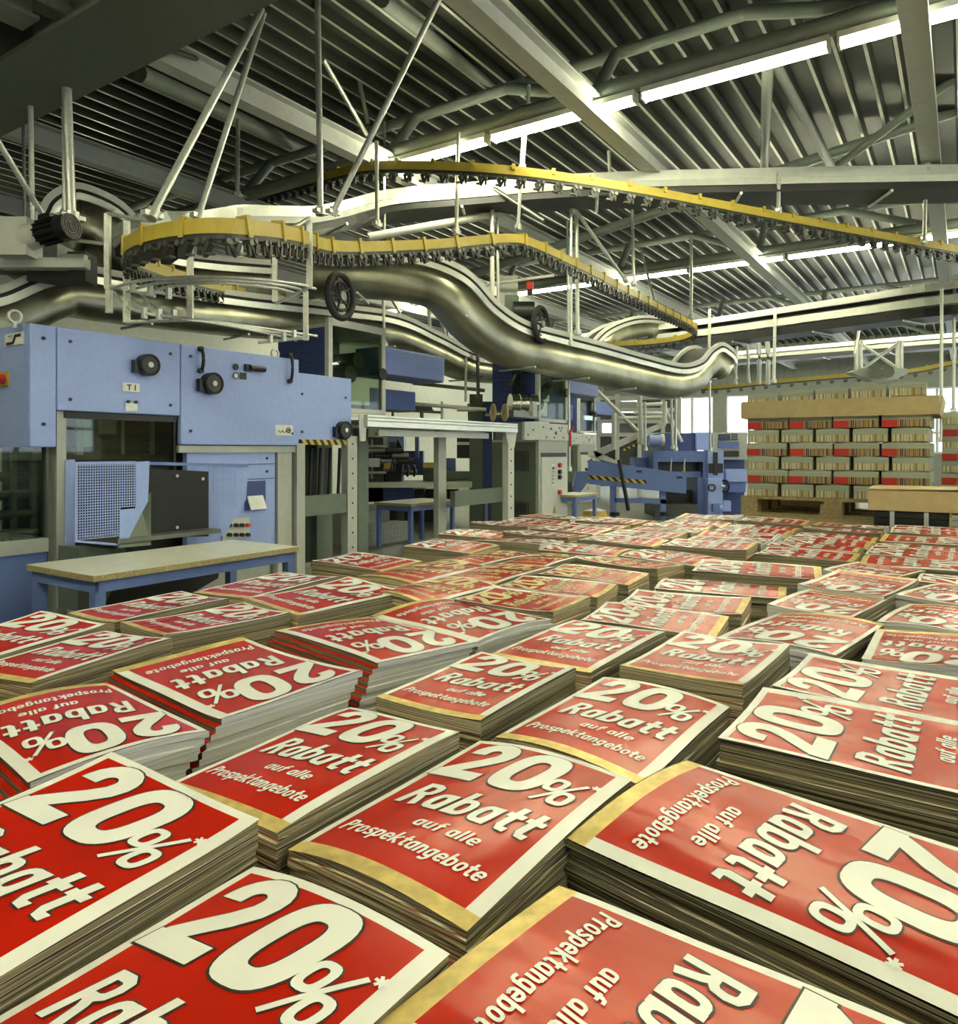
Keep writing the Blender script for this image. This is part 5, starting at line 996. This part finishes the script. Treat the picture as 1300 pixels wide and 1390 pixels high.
# sheets cut by the picture edge: two corners known, the size is the common one
def edge(TL, TR, kind, top=TOP, s_=1.0, lab=None, **kw):
    a, b = pz(*TL, top), pz(*TR, top); ang = math.atan2(b.y-a.y, b.x-a.x); c = (a+b)/2 - Vector((-math.sin(ang), math.cos(ang), 0))*LL/2*s_
    o = put(c, ang, s_, kind, top=top, **kw); o['label'] = lab; del o['group']
def edgeb(BL, TLdir, kind, top=TOP, s_=1.0, lab=None, **kw):
    a, b = pz(*BL, top), pz(*TLdir, top); an = math.atan2(b.y-a.y, b.x-a.x)-math.pi/2; R = Matrix.Rotation(an, 3, 'Z')
    o = put(a+R@Vector((LW/2*s_, LL/2*s_, 0)), an, s_, kind, top=top, **kw); o['label'] = lab; del o['group']
edge((166, 1044), (370, 1105), 'front', TOP+.03, tilt=(-.03, .05), lab='bright red leaflet stack lying tilted across its neighbours, highest of the front stacks'); edge((350, 1163), (612, 1283), 'front', TOP+.005, lab='bright red leaflet stack tucked under the tilted one')
edgeb((730, 1170), (1042, 1303), 'turned', TOP+.0, lab='turned leaflet stack with broad gold fold beside the bright red front stack'); edgeb((946, 1030), (1300, 1145), 'turned', TOP+.005, 1.05, lab='turned leaflet stack with gold fold and small text, before the thick dark edged one')
edge((975, 1013), (1046, 934), 'turned', TOP+.01, 1.05, lab='sideways leaflet stack with thick dark page edges, above the turned gold fold stack'); edge((1050, 930), (1096, 893), 'turned', TOP, 1.0, lab='sideways leaflet stack behind the thick dark edged one')
edge((142, 856), (228, 869), 'left', TOP, .86, lab='leaflet stack behind the fanned head down stack, beside the bench'); edge((63, 838), (142, 847), 'left', TOP+.01, .86, lab='outermost leaflet stack next to the feeder base panel')
# remaining rows: sideways stacks on a regular lay, skipping what is already covered
def corners(c, ang, s_, g=1.0): R = Matrix.Rotation(ang, 2); return [c+R@Vector((x*LW*s_*g/2, y*LL*s_*g/2)) for x, y in ((-1, -1), (1, -1), (1, 1), (-1, 1))]
def overlap(A, B):
    for Q in (A, B):
        for i in range(2):
            e = Q[(i+1) % 4]-Q[i]; 
            pa = [e.dot(p) for p in A]; pb = [e.dot(p) for p in B]
            if max(pa) <= min(pb) or max(pb) <= min(pa): return False
    return True
def free(c, ang, s_, g=.86):
    A = corners(c, ang, s_, g); return all((c-q).length > .5 or not overlap(A, corners(q, b, t, g)) for q, b, t in placed)
def inside(p, poly):
    r = False; n = len(poly)
    for i in range(n):
        a, b = poly[i], poly[i-1]
        if (a.y > p.y) != (b.y > p.y) and p.x < (b.x-a.x)*(p.y-a.y)/(b.y-a.y)+a.x: r = not r
    return r
def fillpoly(pix, ang, kind, top=TOP, dx=.292, dy=.425, j=.01):
    poly = [pz(*p, top).to_2d() for p in pix]; R = Matrix.Rotation(ang, 2); lo_ = [min(p[i] for p in poly) for i in (0, 1)]; hi = [max(p[i] for p in poly) for i in (0, 1)]; c0 = Vector(((lo_[0]+hi[0])/2, (lo_[1]+hi[1])/2))
    for i in range(-24, 25):
        for k in range(-24, 25):
            c = c0+R@Vector((i*dx, k*dy)); c += Vector((random.uniform(-j, j), random.uniform(-j, j))); a = ang+random.uniform(-.04, .04)
            if inside(c, poly) and free(c, a, .97):
                put(Vector((c.x, c.y, 0)), a+(math.pi if random.random() < .2 else 0), .97, kind, top=top+random.uniform(-.008, .012))
AU = math.atan2(CU.y, CU.x)
fillpoly([(622, 728), (700, 706), (800, 700), (1000, 701), (1320, 716), (1400, 760), (1120, 775), (1000, 750), (800, 750), (700, 742)], AU, 'rear')
# filler in whatever gaps remain inside the field, several directions tried
field = [(60, 840), (400, 782), (620, 738), (700, 712), (1000, 705), (1320, 720), (1650, 900), (1900, 1390), (-500, 1390), (-300, 960), (-100, 880)]
for a in (AU, AU-math.pi/2, AU-.25, 0., .3, -.6): 
    for sx in (0., .5):
        fillpoly([(x, y) for x, y in field], a, 'fill', TOP-.004, .2, .3, .03)
# nudge touching stacks apart
org = [p[0].copy() for p in placed]
def mtv(A, B, d):
    best = None
    for Q in (A, B):
        for i in range(2):
            e = (Q[(i+1) % 4]-Q[i]).normalized(); pa = [e.dot(p) for p in A]; pb = [e.dot(p) for p in B]
            o_ = min(max(pa), max(pb))-max(min(pa), min(pb))
            if o_ <= 0: return None
            if best is None or o_ < best[0]: best = (o_, e if e.dot(d) > 0 else -e)
    return best
for it in range(40):
    for i in range(len(placed)):
        for k in range(i):
            (c1, a1, s1), (c2, a2, s2) = placed[i], placed[k]
            if (c1-c2).length > .55: continue
            b = mtv(corners(c1, a1, s1), corners(c2, a2, s2), c2-c1)
            if b:
                c1 -= b[1]*b[0]*.3; c2 += b[1]*b[0]*.3
                for c, q in ((c1, i), (c2, k)):
                    lim = .14 if STK[q][1] in (GRP['fill'], GRP['rear']) else .025; dv = c-org[q]
                    if dv.length > lim: dv = dv.normalized()*lim; c.x, c.y = org[q]+dv
for (c, a, s_), (o, g) in zip(placed, STK): o.location.x, o.location.y = c.x, c.y
# what carries the leaflets: pallets with lower tiers
us_ = [p[0].x*CU.x+p[0].y*CU.y for p in placed]; vs2 = [p[0].x*CV.x+p[0].y*CV.y for p in placed]
PZ = TOP-BT-.016; i = 0
cells = {}
for (c, a, s_) in placed: cells.setdefault((math.floor((c.dot(CU.to_2d())+.2)/.84), math.floor(c.dot(CV.to_2d())/1.24)), []).append(c)
for (a, b), cs_ in cells.items():
    u0, v0 = a*.84-.2, b*1.24
    if u0+.8 > UPAL-.7 and v0 < VP1+.1: u1 = min(u0+.8, UPAL-.66)
    else: u1 = u0+.8
    if u1-u0 < .3: continue
    o = T('leaflet_pallet', 'wooden pallet with the lower tiers of leaflets beneath the top stacks', 'pallet', UV((u0+u1)/2, v0+.6, 0), 'pallets carrying the leaflet field')
    pallet(o, u0, u1, v0, v0+1.2, 0)
    for q in range(3): z = .146+q*(PZ-.15)/3; MB().uv(u0+.01+.004*q, u1-.01, v0+.01, v0+1.19-.004*q, z, z+(PZ-.15)/3-.006).build('paper_tier', 'folds', o)
    MB().uv(u0, u1, v0, v0+1.2, PZ-.004, PZ).build('layer_pad', 'card', o)
for o in bpy.data.objects:
    if '_loc' in o: del o['_loc']
